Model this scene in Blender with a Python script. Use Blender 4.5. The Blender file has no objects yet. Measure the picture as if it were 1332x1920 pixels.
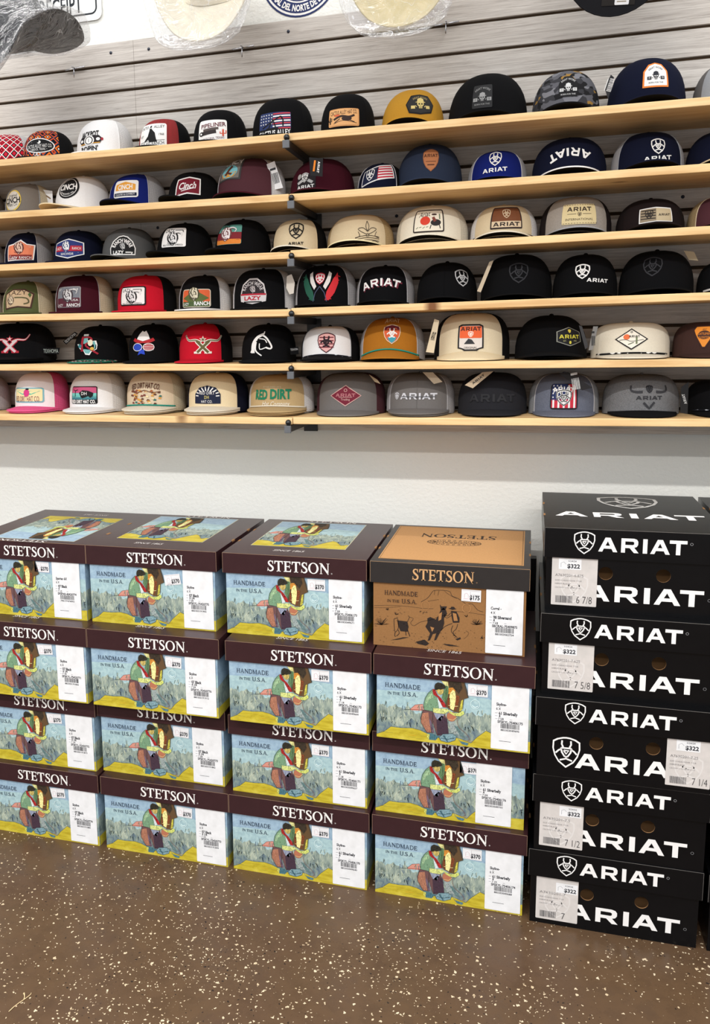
import bpy, math, random
from mathutils import Vector, Matrix
from mathutils.geometry import tessellate_polygon
R = math.radians; PI = math.pi
rnd = random.Random(7)
C = bpy.context.scene.collection
SC = bpy.context.scene

# ------------------------------------------------------------------ camera
F, PIT, YAW, ROLL = 1609.43, .1611, .2904, -.0192        # focal length in pixels of the 1332 x 1920 frame
CX, CY, CAMZ = -149.45, -62.88, 1.446
def axes():
    c, s = math.cos(ROLL), math.sin(ROLL); cy, sy = math.cos(YAW), math.sin(YAW)
    def d(u, v, w): 
        a = (u, w*math.cos(PIT)+v*math.sin(PIT), -w*math.sin(PIT)+v*math.cos(PIT))
        return Vector((cy*a[0]-sy*a[1], sy*a[0]+cy*a[1], a[2]))
    return d(c, s, 0), d(-s, c, 0), d(0, 0, 1)
RX, UP, FW = axes()
cam_d = bpy.data.cameras.new('camera'); cam = bpy.data.objects.new('camera', cam_d); C.objects.link(cam)
cam.matrix_world = Matrix(((RX[0], UP[0], -FW[0], 0), (RX[1], UP[1], -FW[1], 0), (RX[2], UP[2], -FW[2], CAMZ), (0, 0, 0, 1)))
cam_d.sensor_fit = 'VERTICAL'; cam_d.sensor_height = 24; cam_d.lens = F/1920*24
cam_d.shift_x = -CX/1920; cam_d.shift_y = CY/1920; cam_d.clip_start = .02
SC.camera = cam
def ray(x, y):
    return RX*((x-666-CX)/F) + UP*(-(y-960-CY)/F) + FW
def at(x, y, Y):                       # point of the plane at distance Y from the camera line
    d = ray(x, y); p = d*(Y/d[1]); return Vector((p[0], Y, p[2]+CAMZ))
def onz(x, y, z):
    d = ray(x, y); p = d*((z-CAMZ)/d[2]); return Vector((p[0], p[1], z))

# ------------------------------------------------------------------ light and exposure
SC.view_settings.view_transform = 'Standard'; SC.view_settings.look = 'None'
SC.view_settings.exposure = 0.0; SC.view_settings.gamma = 1.0
W = bpy.data.worlds.new('world'); SC.world = W; W.use_nodes = True
_nt = W.node_tree; _bg = _nt.nodes['Background']; _tc = _nt.nodes.new('ShaderNodeTexCoord'); _sp = _nt.nodes.new('ShaderNodeSeparateXYZ'); _mr = _nt.nodes.new('ShaderNodeMapRange')
_nt.links.new(_tc.outputs['Generated'], _sp.inputs[0]); _nt.links.new(_sp.outputs[2], _mr.inputs[0])      # a bright white ceiling overhead, duller walls round the horizon
_mr.inputs[1].default_value = -.05; _mr.inputs[2].default_value = .6; _mr.inputs[3].default_value = .62; _mr.inputs[4].default_value = 1.25
_nt.links.new(_mr.outputs[0], _bg.inputs[1]); _bg.inputs[0].default_value = (.97, .985, 1, 1)
def area(name, loc, sx, sy, power, col=(1, .985, .955)):
    l = bpy.data.lights.new(name, 'AREA'); l.shape = 'RECTANGLE'; l.size = sx; l.size_y = sy
    l.energy = power; l.color = col
    o = bpy.data.objects.new(name, l); o.location = loc; C.objects.link(o); return o
area('ceiling_tube_light', (-.6, 2.2, 3.0), 4.6, .06, 20)
area('ceiling_tube_light', (-.6, -.15, 3.0), 6.0, .09, 135)
area('ceiling_tube_light', (-.6, -2.0, 3.0), 6.0, .12, 150)

# ------------------------------------------------------------------ materials
def lin(c):
    c = c/255.; return c/12.92 if c <= .04045 else ((c+.055)/1.055)**2.4
MATS = {}
def base(name, rough=.8, spec=.3):
    m = bpy.data.materials.new(name); m.use_nodes = True
    b = m.node_tree.nodes['Principled BSDF']; b.inputs['Roughness'].default_value = rough
    b.inputs['Specular IOR Level'].default_value = spec
    return m, m.node_tree, b
def node(nt, t, **k):
    n = nt.nodes.new(t)
    for a, v in k.items():
        if a in n.inputs: n.inputs[a].default_value = v
        else: setattr(n, a, v)
    return n
def rgb(c): return (lin(c[0]), lin(c[1]), lin(c[2]), 1)
def coords(nt, scale=(1, 1, 1), kind='Object', rot=(0, 0, 0)):
    t = node(nt, 'ShaderNodeTexCoord'); mp = node(nt, 'ShaderNodeMapping')
    mp.inputs['Scale'].default_value = scale; mp.inputs['Rotation'].default_value = rot
    nt.links.new(t.outputs[kind], mp.inputs['Vector']); return mp.outputs[0]
def ramp(nt, fac, stops, const=False):
    r = node(nt, 'ShaderNodeValToRGB'); e = r.color_ramp.elements
    if const: r.color_ramp.interpolation = 'CONSTANT'
    while len(e) < len(stops): e.new(.5)
    for i, (p, c) in enumerate(stops): e[i].position = p; e[i].color = rgb(c)
    nt.links.new(fac, r.inputs[0]); return r.outputs[0]
def noise(nt, vec, scale, detail=4, rough=.55, dist=0):
    n = node(nt, 'ShaderNodeTexNoise', Scale=scale, Detail=detail, Roughness=rough, Distortion=dist)
    nt.links.new(vec, n.inputs['Vector']); return n.outputs[0]
def bump(nt, b, h, s, d=.001):
    n = node(nt, 'ShaderNodeBump', Strength=s, Distance=d); nt.links.new(h, n.inputs['Height']); nt.links.new(n.outputs[0], b.inputs['Normal'])
def mix(nt, fac, a, b_, mode='MIX'):
    n = nt.nodes.new('ShaderNodeMix'); n.data_type = 'RGBA'; n.blend_type = mode
    for i, v in ((0, fac), (6, a), (7, b_)):
        if isinstance(v, (int, float)): n.inputs[i].default_value = v
        elif isinstance(v, tuple): n.inputs[i].default_value = v
        else: nt.links.new(v, n.inputs[i])
    return n.outputs[2]
def M(key):
    """material by name or by (r,g,b) picked from the thing; flat print with the faintest weave"""
    if key in MATS: return MATS[key]
    if isinstance(key, tuple):
        m, nt, b = base('ink_%02x%02x%02x' % key[:3], .7, .25)
        v = coords(nt); n = noise(nt, v, 900, 2)
        b.inputs['Base Color'].default_value = rgb(key)
        nt.links.new(mix(nt, .05, rgb(key), ramp(nt, n, [(.3, tuple(int(c*.6) for c in key)), (.7, tuple(min(255, c+20) for c in key))])), b.inputs['Base Color'])
        MATS[key] = m; return m
    raise KeyError(key)
def cloth(key, col, weave=1, sheen=.1, heather=None):
    m, nt, b = base('fabric_'+key, .92, .12); v = coords(nt)
    n = noise(nt, v, 1600, 2); n2 = noise(nt, v, 25, 3)
    dark = tuple(int(c*.72) for c in col); lite = tuple(min(255, int(c*1.12)+4) for c in col)
    if heather: dark, lite = heather
    c1 = ramp(nt, n, [(.35, dark), (.65, lite)])
    nt.links.new(mix(nt, .6 if not heather else .1, c1, rgb(col)), b.inputs['Base Color'])
    bump(nt, b, n2, .25, .002); MATS[key] = m
def mesh_cloth(key, col, hole=None):
    m, nt, b = base('mesh_'+key, .85, .15)
    t = node(nt, 'ShaderNodeUVMap'); v = node(nt, 'ShaderNodeTexVoronoi', Scale=1.0); 
    mp = node(nt, 'ShaderNodeMapping'); mp.inputs['Scale'].default_value = (230, 330, 1)
    nt.links.new(t.outputs[0], mp.inputs[0]); nt.links.new(mp.outputs[0], v.inputs['Vector']); v.inputs['Randomness'].default_value = .12
    hole = hole or tuple(int(c*.62) for c in col)
    nt.links.new(ramp(nt, v.outputs['Distance'], [(.26, hole), (.42, col)]), b.inputs['Base Color']); MATS[key] = m
def pattern(key, stops, sx, sy, kind='MANHATTAN', rand=0.0, uv=True):
    m, nt, b = base('pattern_'+key, .9, .1)
    if uv: t0 = node(nt, 'ShaderNodeUVMap'); mp = node(nt, 'ShaderNodeMapping'); mp.inputs['Scale'].default_value = (sx, sy, 1); nt.links.new(t0.outputs[0], mp.inputs[0]); v = mp.outputs[0]
    else: v = coords(nt, (sx, sx*.6, sy))
    t = node(nt, 'ShaderNodeTexVoronoi', Scale=1.0); t.distance = kind; t.voronoi_dimensions = '2D' if uv else '3D'
    t.inputs['Randomness'].default_value = rand; nt.links.new(v, t.inputs['Vector'])
    nt.links.new(ramp(nt, t.outputs['Distance'], stops, True), b.inputs['Base Color']); MATS[key] = m
COL = dict(black=(11, 11, 13), navy=(14, 18, 38), royal=(18, 30, 100), slate=(40, 48, 66), maroon=(62, 16, 28), red=(190, 22, 42),
  white=(232, 230, 230), cream=(222, 214, 196), tan=(206, 188, 156), camel=(184, 158, 116), beige=(212, 194, 168), gold=(180, 132, 44),
  rust=(166, 106, 32), olive=(88, 94, 58), taupe=(120, 112, 104), dgray=(84, 84, 84), gray=(112, 108, 106), charcoal=(38, 38, 42),
  brown=(62, 42, 38), dbrown=(30, 22, 22), pink=(226, 92, 142), wine=(78, 44, 50), lgray=(150, 152, 156), silver=(176, 174, 176),
  blush=(240, 232, 232), sand=(214, 200, 172), teal=(40, 140, 124), butter=(232, 218, 178), undergray=(96, 98, 104), kaki=(224, 206, 170))
for k, c in COL.items():
    cloth(k, c); mesh_cloth('m_'+k, c)
cloth('heather', (150, 142, 134), heather=((112, 104, 98), (178, 170, 160)))
cloth('denim', (86, 90, 104), heather=((60, 64, 78), (128, 132, 146)))
cloth('static', (96, 96, 98), heather=((44, 44, 46), (150, 150, 152)))
cloth('camel_h', (186, 160, 118))
pattern('aztec_red', [(0, (206, 40, 60)), (.14, (30, 22, 26)), (.26, (206, 40, 60)), (.46, (240, 236, 232)), (.58, (30, 22, 26)), (.74, (206, 40, 60))], 38, 32)
pattern('aztec_orange', [(0, (236, 232, 222)), (.1, (24, 26, 34)), (.2, (226, 112, 44)), (.38, (24, 26, 34)), (.5, (44, 62, 92)), (.6, (214, 84, 44)), (.74, (24, 26, 34))], 30, 26, rand=.35)
pattern('stripe_red', [(0, (28, 24, 28)), (.2, (196, 56, 48)), (.34, (34, 28, 32)), (.44, (70, 66, 74)), (.54, (190, 44, 44)), (.66, (34, 28, 32)), (.8, (196, 56, 48))], 70, 105)
pattern('rope', [(0, (232, 230, 226)), (.5, (24, 24, 26))], 60, 150, uv=False, rand=.2)
pattern('rope_dark', [(0, (190, 192, 198)), (.34, (24, 24, 30))], 60, 150, uv=False, rand=.2)
pattern('rope_multi', [(0, (230, 228, 224)), (.34, (150, 24, 40)), (.5, (20, 20, 24)), (.62, (40, 110, 90))], 70, 150, uv=False, rand=.2)

def camo():
    m, nt, b = base('pattern_camo', .9, .1); t0 = node(nt, 'ShaderNodeUVMap'); mp = node(nt, 'ShaderNodeMapping'); mp.inputs['Scale'].default_value = (34, 52, 1); mp.inputs['Rotation'].default_value = (0, 0, .5)
    nt.links.new(t0.outputs[0], mp.inputs[0]); t = node(nt, 'ShaderNodeTexVoronoi', Scale=1.0); t.distance = 'MANHATTAN'; nt.links.new(mp.outputs[0], t.inputs['Vector'])
    sp = node(nt, 'ShaderNodeSeparateColor'); nt.links.new(t.outputs['Color'], sp.inputs[0])
    nt.links.new(ramp(nt, sp.outputs[0], [(0, (34, 34, 36)), (.3, (58, 58, 62)), (.55, (92, 92, 98)), (.78, (120, 120, 126)), (.93, (150, 116, 60))], True), b.inputs['Base Color']); MATS['camo'] = m
camo()
def wood():
    m, nt, b = base('pine_board', .5, .35); v = coords(nt, (1.1, 9, 9)); n = noise(nt, v, 3.2, 5, .6, 1.2)
    v2 = coords(nt, (2.5, 60, 60)); n2 = noise(nt, v2, 2, 3)
    c = ramp(nt, n, [(.3, (206, 160, 104)), (.5, (228, 190, 134)), (.7, (238, 206, 154))])
    c = mix(nt, .35, c, ramp(nt, n2, [(.35, (206, 162, 108)), (.6, (242, 212, 162))]))
    kv = node(nt, 'ShaderNodeTexVoronoi', Scale=1.0); nt.links.new(coords(nt, (3.2, 8, 1)), kv.inputs['Vector'])
    k = ramp(nt, kv.outputs['Distance'], [(.03, (255, 255, 255)), (.085, (0, 0, 0))])
    nt.links.new(mix(nt, k, c, rgb((120, 74, 36))), b.inputs['Base Color']); bump(nt, b, n2, .15, .001); MATS['pine'] = m
def slat():
    m, nt, b = base('weathered_slat', .6, .3); v = coords(nt, (1.3, 6, 26)); n = noise(nt, v, 2.6, 7, .68, 1.0)
    v2 = coords(nt, (2.4, 10, 120)); n2 = noise(nt, v2, 3, 4, .6, .5)
    c = ramp(nt, n, [(.3, (150, 142, 136)), (.42, (190, 183, 177)), (.56, (210, 204, 198)), (.75, (224, 219, 213))])
    c2 = ramp(nt, n2, [(.3, (136, 128, 122)), (.5, (206, 200, 194)), (.7, (226, 222, 216))])
    n3 = noise(nt, coords(nt, (1.1, 8, 75)), 3.4, 6, .7, 1.6); k3 = ramp(nt, n3, [(.30, (255, 255, 255)), (.41, (0, 0, 0))])
    n4 = noise(nt, coords(nt, (5, 20, 230)), 3, 3, .6, .3); k4 = ramp(nt, n4, [(.36, (150, 150, 150)), (.46, (0, 0, 0))])
    c = mix(nt, k4, mix(nt, .4, c, c2), rgb((150, 142, 134))); c = mix(nt, k3, c, rgb((128, 118, 110)))
    nt.links.new(c, b.inputs['Base Color']); bump(nt, b, n2, .2, .001); MATS['slat'] = m
def plaster():
    m, nt, b = base('painted_plaster', .75, .25); v = coords(nt); n = noise(nt, v, 90, 4, .55)
    n2 = noise(nt, v, 2, 2); nt.links.new(mix(nt, .5, rgb((236, 236, 231)), ramp(nt, n2, [(.3, (231, 231, 225)), (.7, (238, 238, 234))])), b.inputs['Base Color'])
    bump(nt, b, n, .55, .004); MATS['plaster'] = m
def floor_m():
    m, nt, b = base('speckled_floor', .55, .3); co = coords(nt)
    wob = node(nt, 'ShaderNodeTexNoise', Scale=160.0, Detail=1.0); nt.links.new(co, wob.inputs['Vector'])
    add = node(nt, 'ShaderNodeVectorMath', operation='MULTIPLY_ADD'); nt.links.new(wob.outputs['Color'], add.inputs[0]); add.inputs[1].default_value = (.009, .009, 0); nt.links.new(co, add.inputs[2])
    n = noise(nt, co, 3, 5, .6); n2 = noise(nt, co, 22, 4, .6)
    col = ramp(nt, n, [(.3, (84, 62, 47)), (.5, (88, 66, 46)), (.7, (92, 69, 46))])
    col = mix(nt, .35, col, ramp(nt, n2, [(.3, (72, 58, 48)), (.6, (94, 73, 54))]))
    dens = noise(nt, co, 2.2, 2)
    def chips(col, scale, size, thr, c, soft=.04):
        v = node(nt, 'ShaderNodeTexVoronoi', Scale=scale); v.voronoi_dimensions = '2D'; nt.links.new(add.outputs[0], v.inputs['Vector'])
        sp = node(nt, 'ShaderNodeSeparateColor'); nt.links.new(v.outputs['Color'], sp.inputs[0])
        r = node(nt, 'ShaderNodeMath', operation='MULTIPLY'); nt.links.new(sp.outputs[0], r.inputs[0]); r.inputs[1].default_value = size
        lt = node(nt, 'ShaderNodeMath', operation='LESS_THAN'); nt.links.new(v.outputs['Distance'], lt.inputs[0]); nt.links.new(r.outputs[0], lt.inputs[1])
        dm = node(nt, 'ShaderNodeMath', operation='MULTIPLY_ADD'); nt.links.new(dens, dm.inputs[0]); dm.inputs[1].default_value = -.9; dm.inputs[2].default_value = thr+.45
        on = node(nt, 'ShaderNodeMath', operation='GREATER_THAN'); nt.links.new(sp.outputs[1], on.inputs[0]); nt.links.new(dm.outputs[0], on.inputs[1])
        an = node(nt, 'ShaderNodeMath', operation='MULTIPLY'); nt.links.new(lt.outputs[0], an.inputs[0]); nt.links.new(on.outputs[0], an.inputs[1])
        return mix(nt, an.outputs[0], col, c)
    tint = ramp(nt, n2, [(.35, (196, 172, 138)), (.6, (214, 198, 170))])
    col = chips(col, 64, .21, .70, tint); col = chips(col, 140, .28, .84, tint); col = chips(col, 90, .2, .9, rgb((40, 32, 28)))
    nt.links.new(col, b.inputs['Base Color']); nt.links.new(ramp(nt, n2, [(.3, (120, 120, 120)), (.7, (165, 165, 165))]), b.inputs['Roughness'])
    bump(nt, b, n2, .12, .002); MATS['floor'] = m
wood(); slat(); plaster(); floor_m()
def simple(key, name, col, rough, spec=.4, metal=0, br=None):
    m, nt, b = base(name, rough, spec); v = coords(nt); n = noise(nt, v, br or 40, 3)
    lo = tuple(int(c*.965) for c in col); hi = tuple(min(255, int(c*1.02)+1) for c in col)
    nt.links.new(ramp(nt, n, [(.3, lo), (.7, hi)]), b.inputs['Base Color']); b.inputs['Metallic'].default_value = metal; MATS[key] = m
simple('groove', 'raw_mdf_groove', (70, 54, 38), .9)
simple('bracket', 'black_powder_coat', (26, 26, 28), .4, .5)
simple('capend', 'grey_plastic_end', (96, 98, 102), .5, .4)
simple('ball', 'glossy_black_ball', (14, 14, 16), .15, .6)
simple('carton', 'brown_glossy_carton', (54, 31, 34), .32, .3)
simple('cblack', 'black_glossy_carton', (8, 8, 10), .28, .22)
simple('cdark', 'charcoal_carton', (42, 38, 37), .4, .35)
simple('kraft', 'kraft_board', (188, 142, 94), .8, .2, br=220)
simple('kraftd', 'kraft_board_body', (146, 104, 64), .8, .2, br=220)
simple('inner', 'raw_cardboard', (150, 112, 76), .9, .1)
simple('paper', 'white_paper_label', (228, 228, 230), .6, .3)
simple('paperg', 'silvery_paper_label', (204, 198, 194), .45, .4)
simple('chrome', 'chrome_wire', (190, 190, 194), .2, .5, 1)
simple('screw', 'dark_screw_cap', (34, 42, 60), .3, .5)
simple('hblack', 'black_felt', (22, 22, 26), .85, .2); simple('hcream', 'cream_straw', (226, 218, 198), .7, .25)
simple('htan', 'sand_felt', (206, 192, 150), .8, .2); simple('hband', 'grosgrain_band', (150, 140, 116), .6, .3)
simple('straw', 'dry_straw', (216, 190, 146), .7)
def paint(key, name, a, b_, c, sc, stretch=(1, 1, 1), rot=0):
    m, nt, b = base(name, .5, .35); n = noise(nt, coords(nt, stretch, rot=(0, rot, 0)), sc, 5, .65, .6)
    nt.links.new(ramp(nt, n, [(.34, a), (.5, b_), (.66, c)]), b.inputs['Base Color']); MATS[key] = m
paint('sky', 'print_sky', (136, 162, 184), (150, 176, 196), (162, 188, 204), 60)
paint('skylow', 'print_pale_sky', (148, 176, 184), (162, 190, 194), (176, 202, 204), 70)
paint('sage', 'print_sagebrush', (104, 118, 116), (142, 156, 146), (182, 190, 170), 60, (1.6, 1, .55), .35)
paint('sage2', 'print_sagebrush_shadow', (86, 104, 120), (116, 134, 134), (150, 160, 142), 70, (1.4, 1, .6), -.3)
paint('yellow', 'print_yellow_ground', (172, 152, 36), (192, 174, 48), (204, 188, 70), 40, (.6, 1, 2))
def plastic():
    m = bpy.data.materials.new('crinkled_clear_plastic'); m.use_nodes = True; nt = m.node_tree; nt.nodes.clear()
    o = node(nt, 'ShaderNodeOutputMaterial'); t = node(nt, 'ShaderNodeBsdfTransparent'); g = node(nt, 'ShaderNodeBsdfGlossy', Roughness=.05)
    t.inputs[0].default_value = (.96, .96, .97, 1); d = node(nt, 'ShaderNodeBsdfDiffuse'); d.inputs[0].default_value = (.9, .9, .92, 1)
    v = coords(nt); n = node(nt, 'ShaderNodeTexNoise', Scale=11.0, Detail=5.0, Roughness=.6, Distortion=1.0); nt.links.new(v, n.inputs['Vector'])
    bp = node(nt, 'ShaderNodeBump', Strength=1.0, Distance=.02); nt.links.new(n.outputs[0], bp.inputs['Height']); nt.links.new(bp.outputs[0], g.inputs['Normal'])
    lw = node(nt, 'ShaderNodeLayerWeight', Blend=.35); nt.links.new(bp.outputs[0], lw.inputs['Normal'])
    mr = node(nt, 'ShaderNodeMapRange'); nt.links.new(lw.outputs['Facing'], mr.inputs[0]); mr.inputs[3].default_value = .05; mr.inputs[4].default_value = .45
    a = node(nt, 'ShaderNodeMixShader'); nt.links.new(mr.outputs[0], a.inputs[0]); nt.links.new(t.outputs[0], a.inputs[1]); nt.links.new(g.outputs[0], a.inputs[2])
    w = node(nt, 'ShaderNodeTexNoise', Scale=13.0, Detail=2.0, Distortion=.8); nt.links.new(v, w.inputs['Vector'])
    ab = node(nt, 'ShaderNodeMath', operation='SUBTRACT'); nt.links.new(w.outputs[0], ab.inputs[0]); ab.inputs[1].default_value = .5
    a2 = node(nt, 'ShaderNodeMath', operation='ABSOLUTE'); nt.links.new(ab.outputs[0], a2.inputs[0])
    m2 = node(nt, 'ShaderNodeMapRange'); nt.links.new(a2.outputs[0], m2.inputs[0]); m2.inputs[1].default_value = 0; m2.inputs[2].default_value = .008; m2.inputs[3].default_value = .42; m2.inputs[4].default_value = .015
    f = node(nt, 'ShaderNodeMixShader'); nt.links.new(m2.outputs[0], f.inputs[0]); nt.links.new(a.outputs[0], f.inputs[1]); nt.links.new(d.outputs[0], f.inputs[2])
    nt.links.new(f.outputs[0], o.inputs[0]); MATS['plastic'] = m
plastic()

# ------------------------------------------------------------------ mesh helpers
class MB:
    def __init__(s): s.v = []; s.f = []; s.mi = []; s.mats = []; s.uv = {}
    def m(s, key):
        if key not in s.mats: s.mats.append(key)
        return s.mats.index(key)
    def add(s, vs, fs, key, uvs=None):
        o = len(s.v); s.v += [tuple(p) for p in vs]; k = s.m(key)
        for f in fs: s.f.append(tuple(i+o for i in f)); s.mi.append(k)
        if uvs:
            for i, q in enumerate(uvs): s.uv[o+i] = q
    def box(s, a, b, key, faces='xXyYzZ'):
        x0, y0, z0 = a; x1, y1, z1 = b
        v = [(x0, y0, z0), (x1, y0, z0), (x1, y1, z0), (x0, y1, z0), (x0, y0, z1), (x1, y0, z1), (x1, y1, z1), (x0, y1, z1)]
        F_ = {'z': (3, 2, 1, 0), 'Z': (4, 5, 6, 7), 'y': (0, 1, 5, 4), 'Y': (2, 3, 7, 6), 'x': (0, 4, 7, 3), 'X': (1, 2, 6, 5)}
        s.add(v, [F_[c] for c in faces], key)
    def tube(s, pts, r, key, n=8, closed=False):
        pts = [Vector(p) for p in pts]; N = len(pts); vs = []; prev = None
        for i, p in enumerate(pts):
            a = pts[(i-1) % N] if (closed or i) else p; b = pts[(i+1) % N] if (closed or i < N-1) else p
            t = (b-a).normalized()
            if prev is None: prev = t.orthogonal().normalized()
            prev = (prev - t*prev.dot(t)).normalized(); q = t.cross(prev); rr = r[i] if isinstance(r, (list, tuple)) else r
            vs += [p+(prev*math.cos(2*PI*k/n)+q*math.sin(2*PI*k/n))*rr for k in range(n)]
        fs = []
        for i in range(N if closed else N-1):
            j = (i+1) % N
            fs += [(i*n+k, i*n+(k+1) % n, j*n+(k+1) % n, j*n+k) for k in range(n)]
        if not closed: fs += [tuple(range(n))[::-1], tuple((N-1)*n+k for k in range(n))]
        s.add(vs, fs, key)
    def lathe(s, prof, key, n=16, c=(0, 0, 0), axis='z'):
        vs = []
        for r, z in prof:
            for k in range(n):
                a = 2*PI*k/n; p = (r*math.cos(a), r*math.sin(a), z)
                if axis == 'y': p = (p[0], -p[2], p[1])
                vs.append((p[0]+c[0], p[1]+c[1], p[2]+c[2]))
        fs = [(i*n+k, i*n+(k+1) % n, (i+1)*n+(k+1) % n, (i+1)*n+k) for i in range(len(prof)-1) for k in range(n)]
        s.add(vs, fs, key)
    def build(s, name, parent=None, smooth=False, bevel=0):
        me = bpy.data.meshes.new(name); me.from_pydata(s.v, [], s.f)
        for k in s.mats: me.materials.append(M(k))
        me.polygons.foreach_set('material_index', s.mi)
        if s.uv:
            ul = me.uv_layers.new(name='UVMap')
            for l in me.loops: ul.data[l.index].uv = s.uv.get(l.vertex_index, (0, 0))
        if smooth: me.polygons.foreach_set('use_smooth', [True]*len(me.polygons))
        me.update(); o = bpy.data.objects.new(name, me); C.objects.link(o)
        if parent: o.parent = parent
        if bevel:
            b = o.modifiers.new('bevel', 'BEVEL'); b.width = bevel; b.segments = 2; b.limit_method = 'ANGLE'
        return o
def tag(o, label, cat, group=None):
    o['label'] = label; o['category'] = cat
    if group: o['group'] = group
    return o
def empty(name, loc, rot=(0, 0, 0)):
    o = bpy.data.objects.new(name, None); o.empty_display_size = .05; o.location = loc; o.rotation_euler = rot; C.objects.link(o); return o

# ------------------------------------------------------------------ flat designs (patches, print, lettering)
_fc = {}
def glyphs(s, bold=0.0, shear=0.0):
    k = (s, bold, shear)
    if k in _fc: return _fc[k]
    cu = bpy.data.curves.new('t', 'FONT'); cu.body = s; cu.resolution_u = 2; cu.offset = bold; cu.shear = shear; cu.size = 1.0
    o = bpy.data.objects.new('t', cu); C.objects.link(o); dg = bpy.context.evaluated_depsgraph_get(); dg.update()
    me = bpy.data.meshes.new_from_object(o.evaluated_get(dg))
    vs = [(v.co.x, v.co.y) for v in me.vertices]; fs = [tuple(p.vertices) for p in me.polygons]
    bpy.data.objects.remove(o); bpy.data.curves.remove(cu); bpy.data.meshes.remove(me)
    if vs:
        x0 = min(v[0] for v in vs); x1 = max(v[0] for v in vs); y0 = 0; y1 = .69
        vs = [((x-(x0+x1)/2), (y-y0)/(y1-y0)) for x, y in vs]; w = (x1-x0)
    else: w = 1
    _fc[k] = (vs, fs, w); return _fc[k]
AG = {'A': ([(0, 0), (.52, 1), (.9, 1), (1.45, 0), (1.12, 0), (1.0, .22), (.42, .22), (.31, 0)], [(.54, .43), (.88, .43), (.71, .74)], 1.45),
 'R': ([(0, 0), (0, 1), (.95, 1), (1.16, .94), (1.26, .8), (1.26, .58), (1.16, .43), (.98, .37), (1.32, 0), (.97, 0), (.64, .33), (.3, .33), (.3, 0)], [(.3, .55), (.3, .79), (.87, .79), (.96, .74), (.96, .6), (.87, .55)], 1.32),
 'I': ([(0, 0), (0, 1), (.33, 1), (.33, 0)], None, .33),
 'T': ([(0, 1), (1.28, 1), (1.28, .77), (.8, .77), (.8, 0), (.48, 0), (.48, .77), (0, .77)], None, 1.28)}
def wide(s='ARIAT'):
    out = []; x = 0; gap = {'AR': .27, 'RI': .3, 'IA': .22, 'AT': -.05}
    for i, ch in enumerate(s):
        o, h, w = AG[ch]; out.append(([(px+x, py) for px, py in o], [(px+x, py) for px, py in h] if h else None)); x += w
        if i < len(s)-1: x += gap.get(s[i:i+2], .25)
    return out, x
def strip(pts, ws):
    L = []; Rr = []
    for i, p in enumerate(pts):
        a = pts[max(0, i-1)]; b = pts[min(len(pts)-1, i+1)]; dx, dy = b[0]-a[0], b[1]-a[1]; l = math.hypot(dx, dy) or 1
        w = ws[i] if isinstance(ws, (list, tuple)) else ws; L.append((p[0]-dy/l*w/2, p[1]+dx/l*w/2)); Rr.append((p[0]+dy/l*w/2, p[1]-dx/l*w/2))
    return L, Rr
def bez(pts, n=4):                       # Catmull-Rom through the points
    out = []; P = [pts[0]]+list(pts)+[pts[-1]]
    for i in range(1, len(P)-2):
        for k in range(n):
            t = k/n; q = []
            for d in (0, 1):
                a, b, c, e = P[i-1][d], P[i][d], P[i+1][d], P[i+2][d]
                q.append(.5*(2*b+(c-a)*t+(2*a-5*b+4*c-e)*t*t+(-a+3*b-3*c+e)*t**3))
            out.append(tuple(q))
    out.append(pts[-1]); return out
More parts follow.
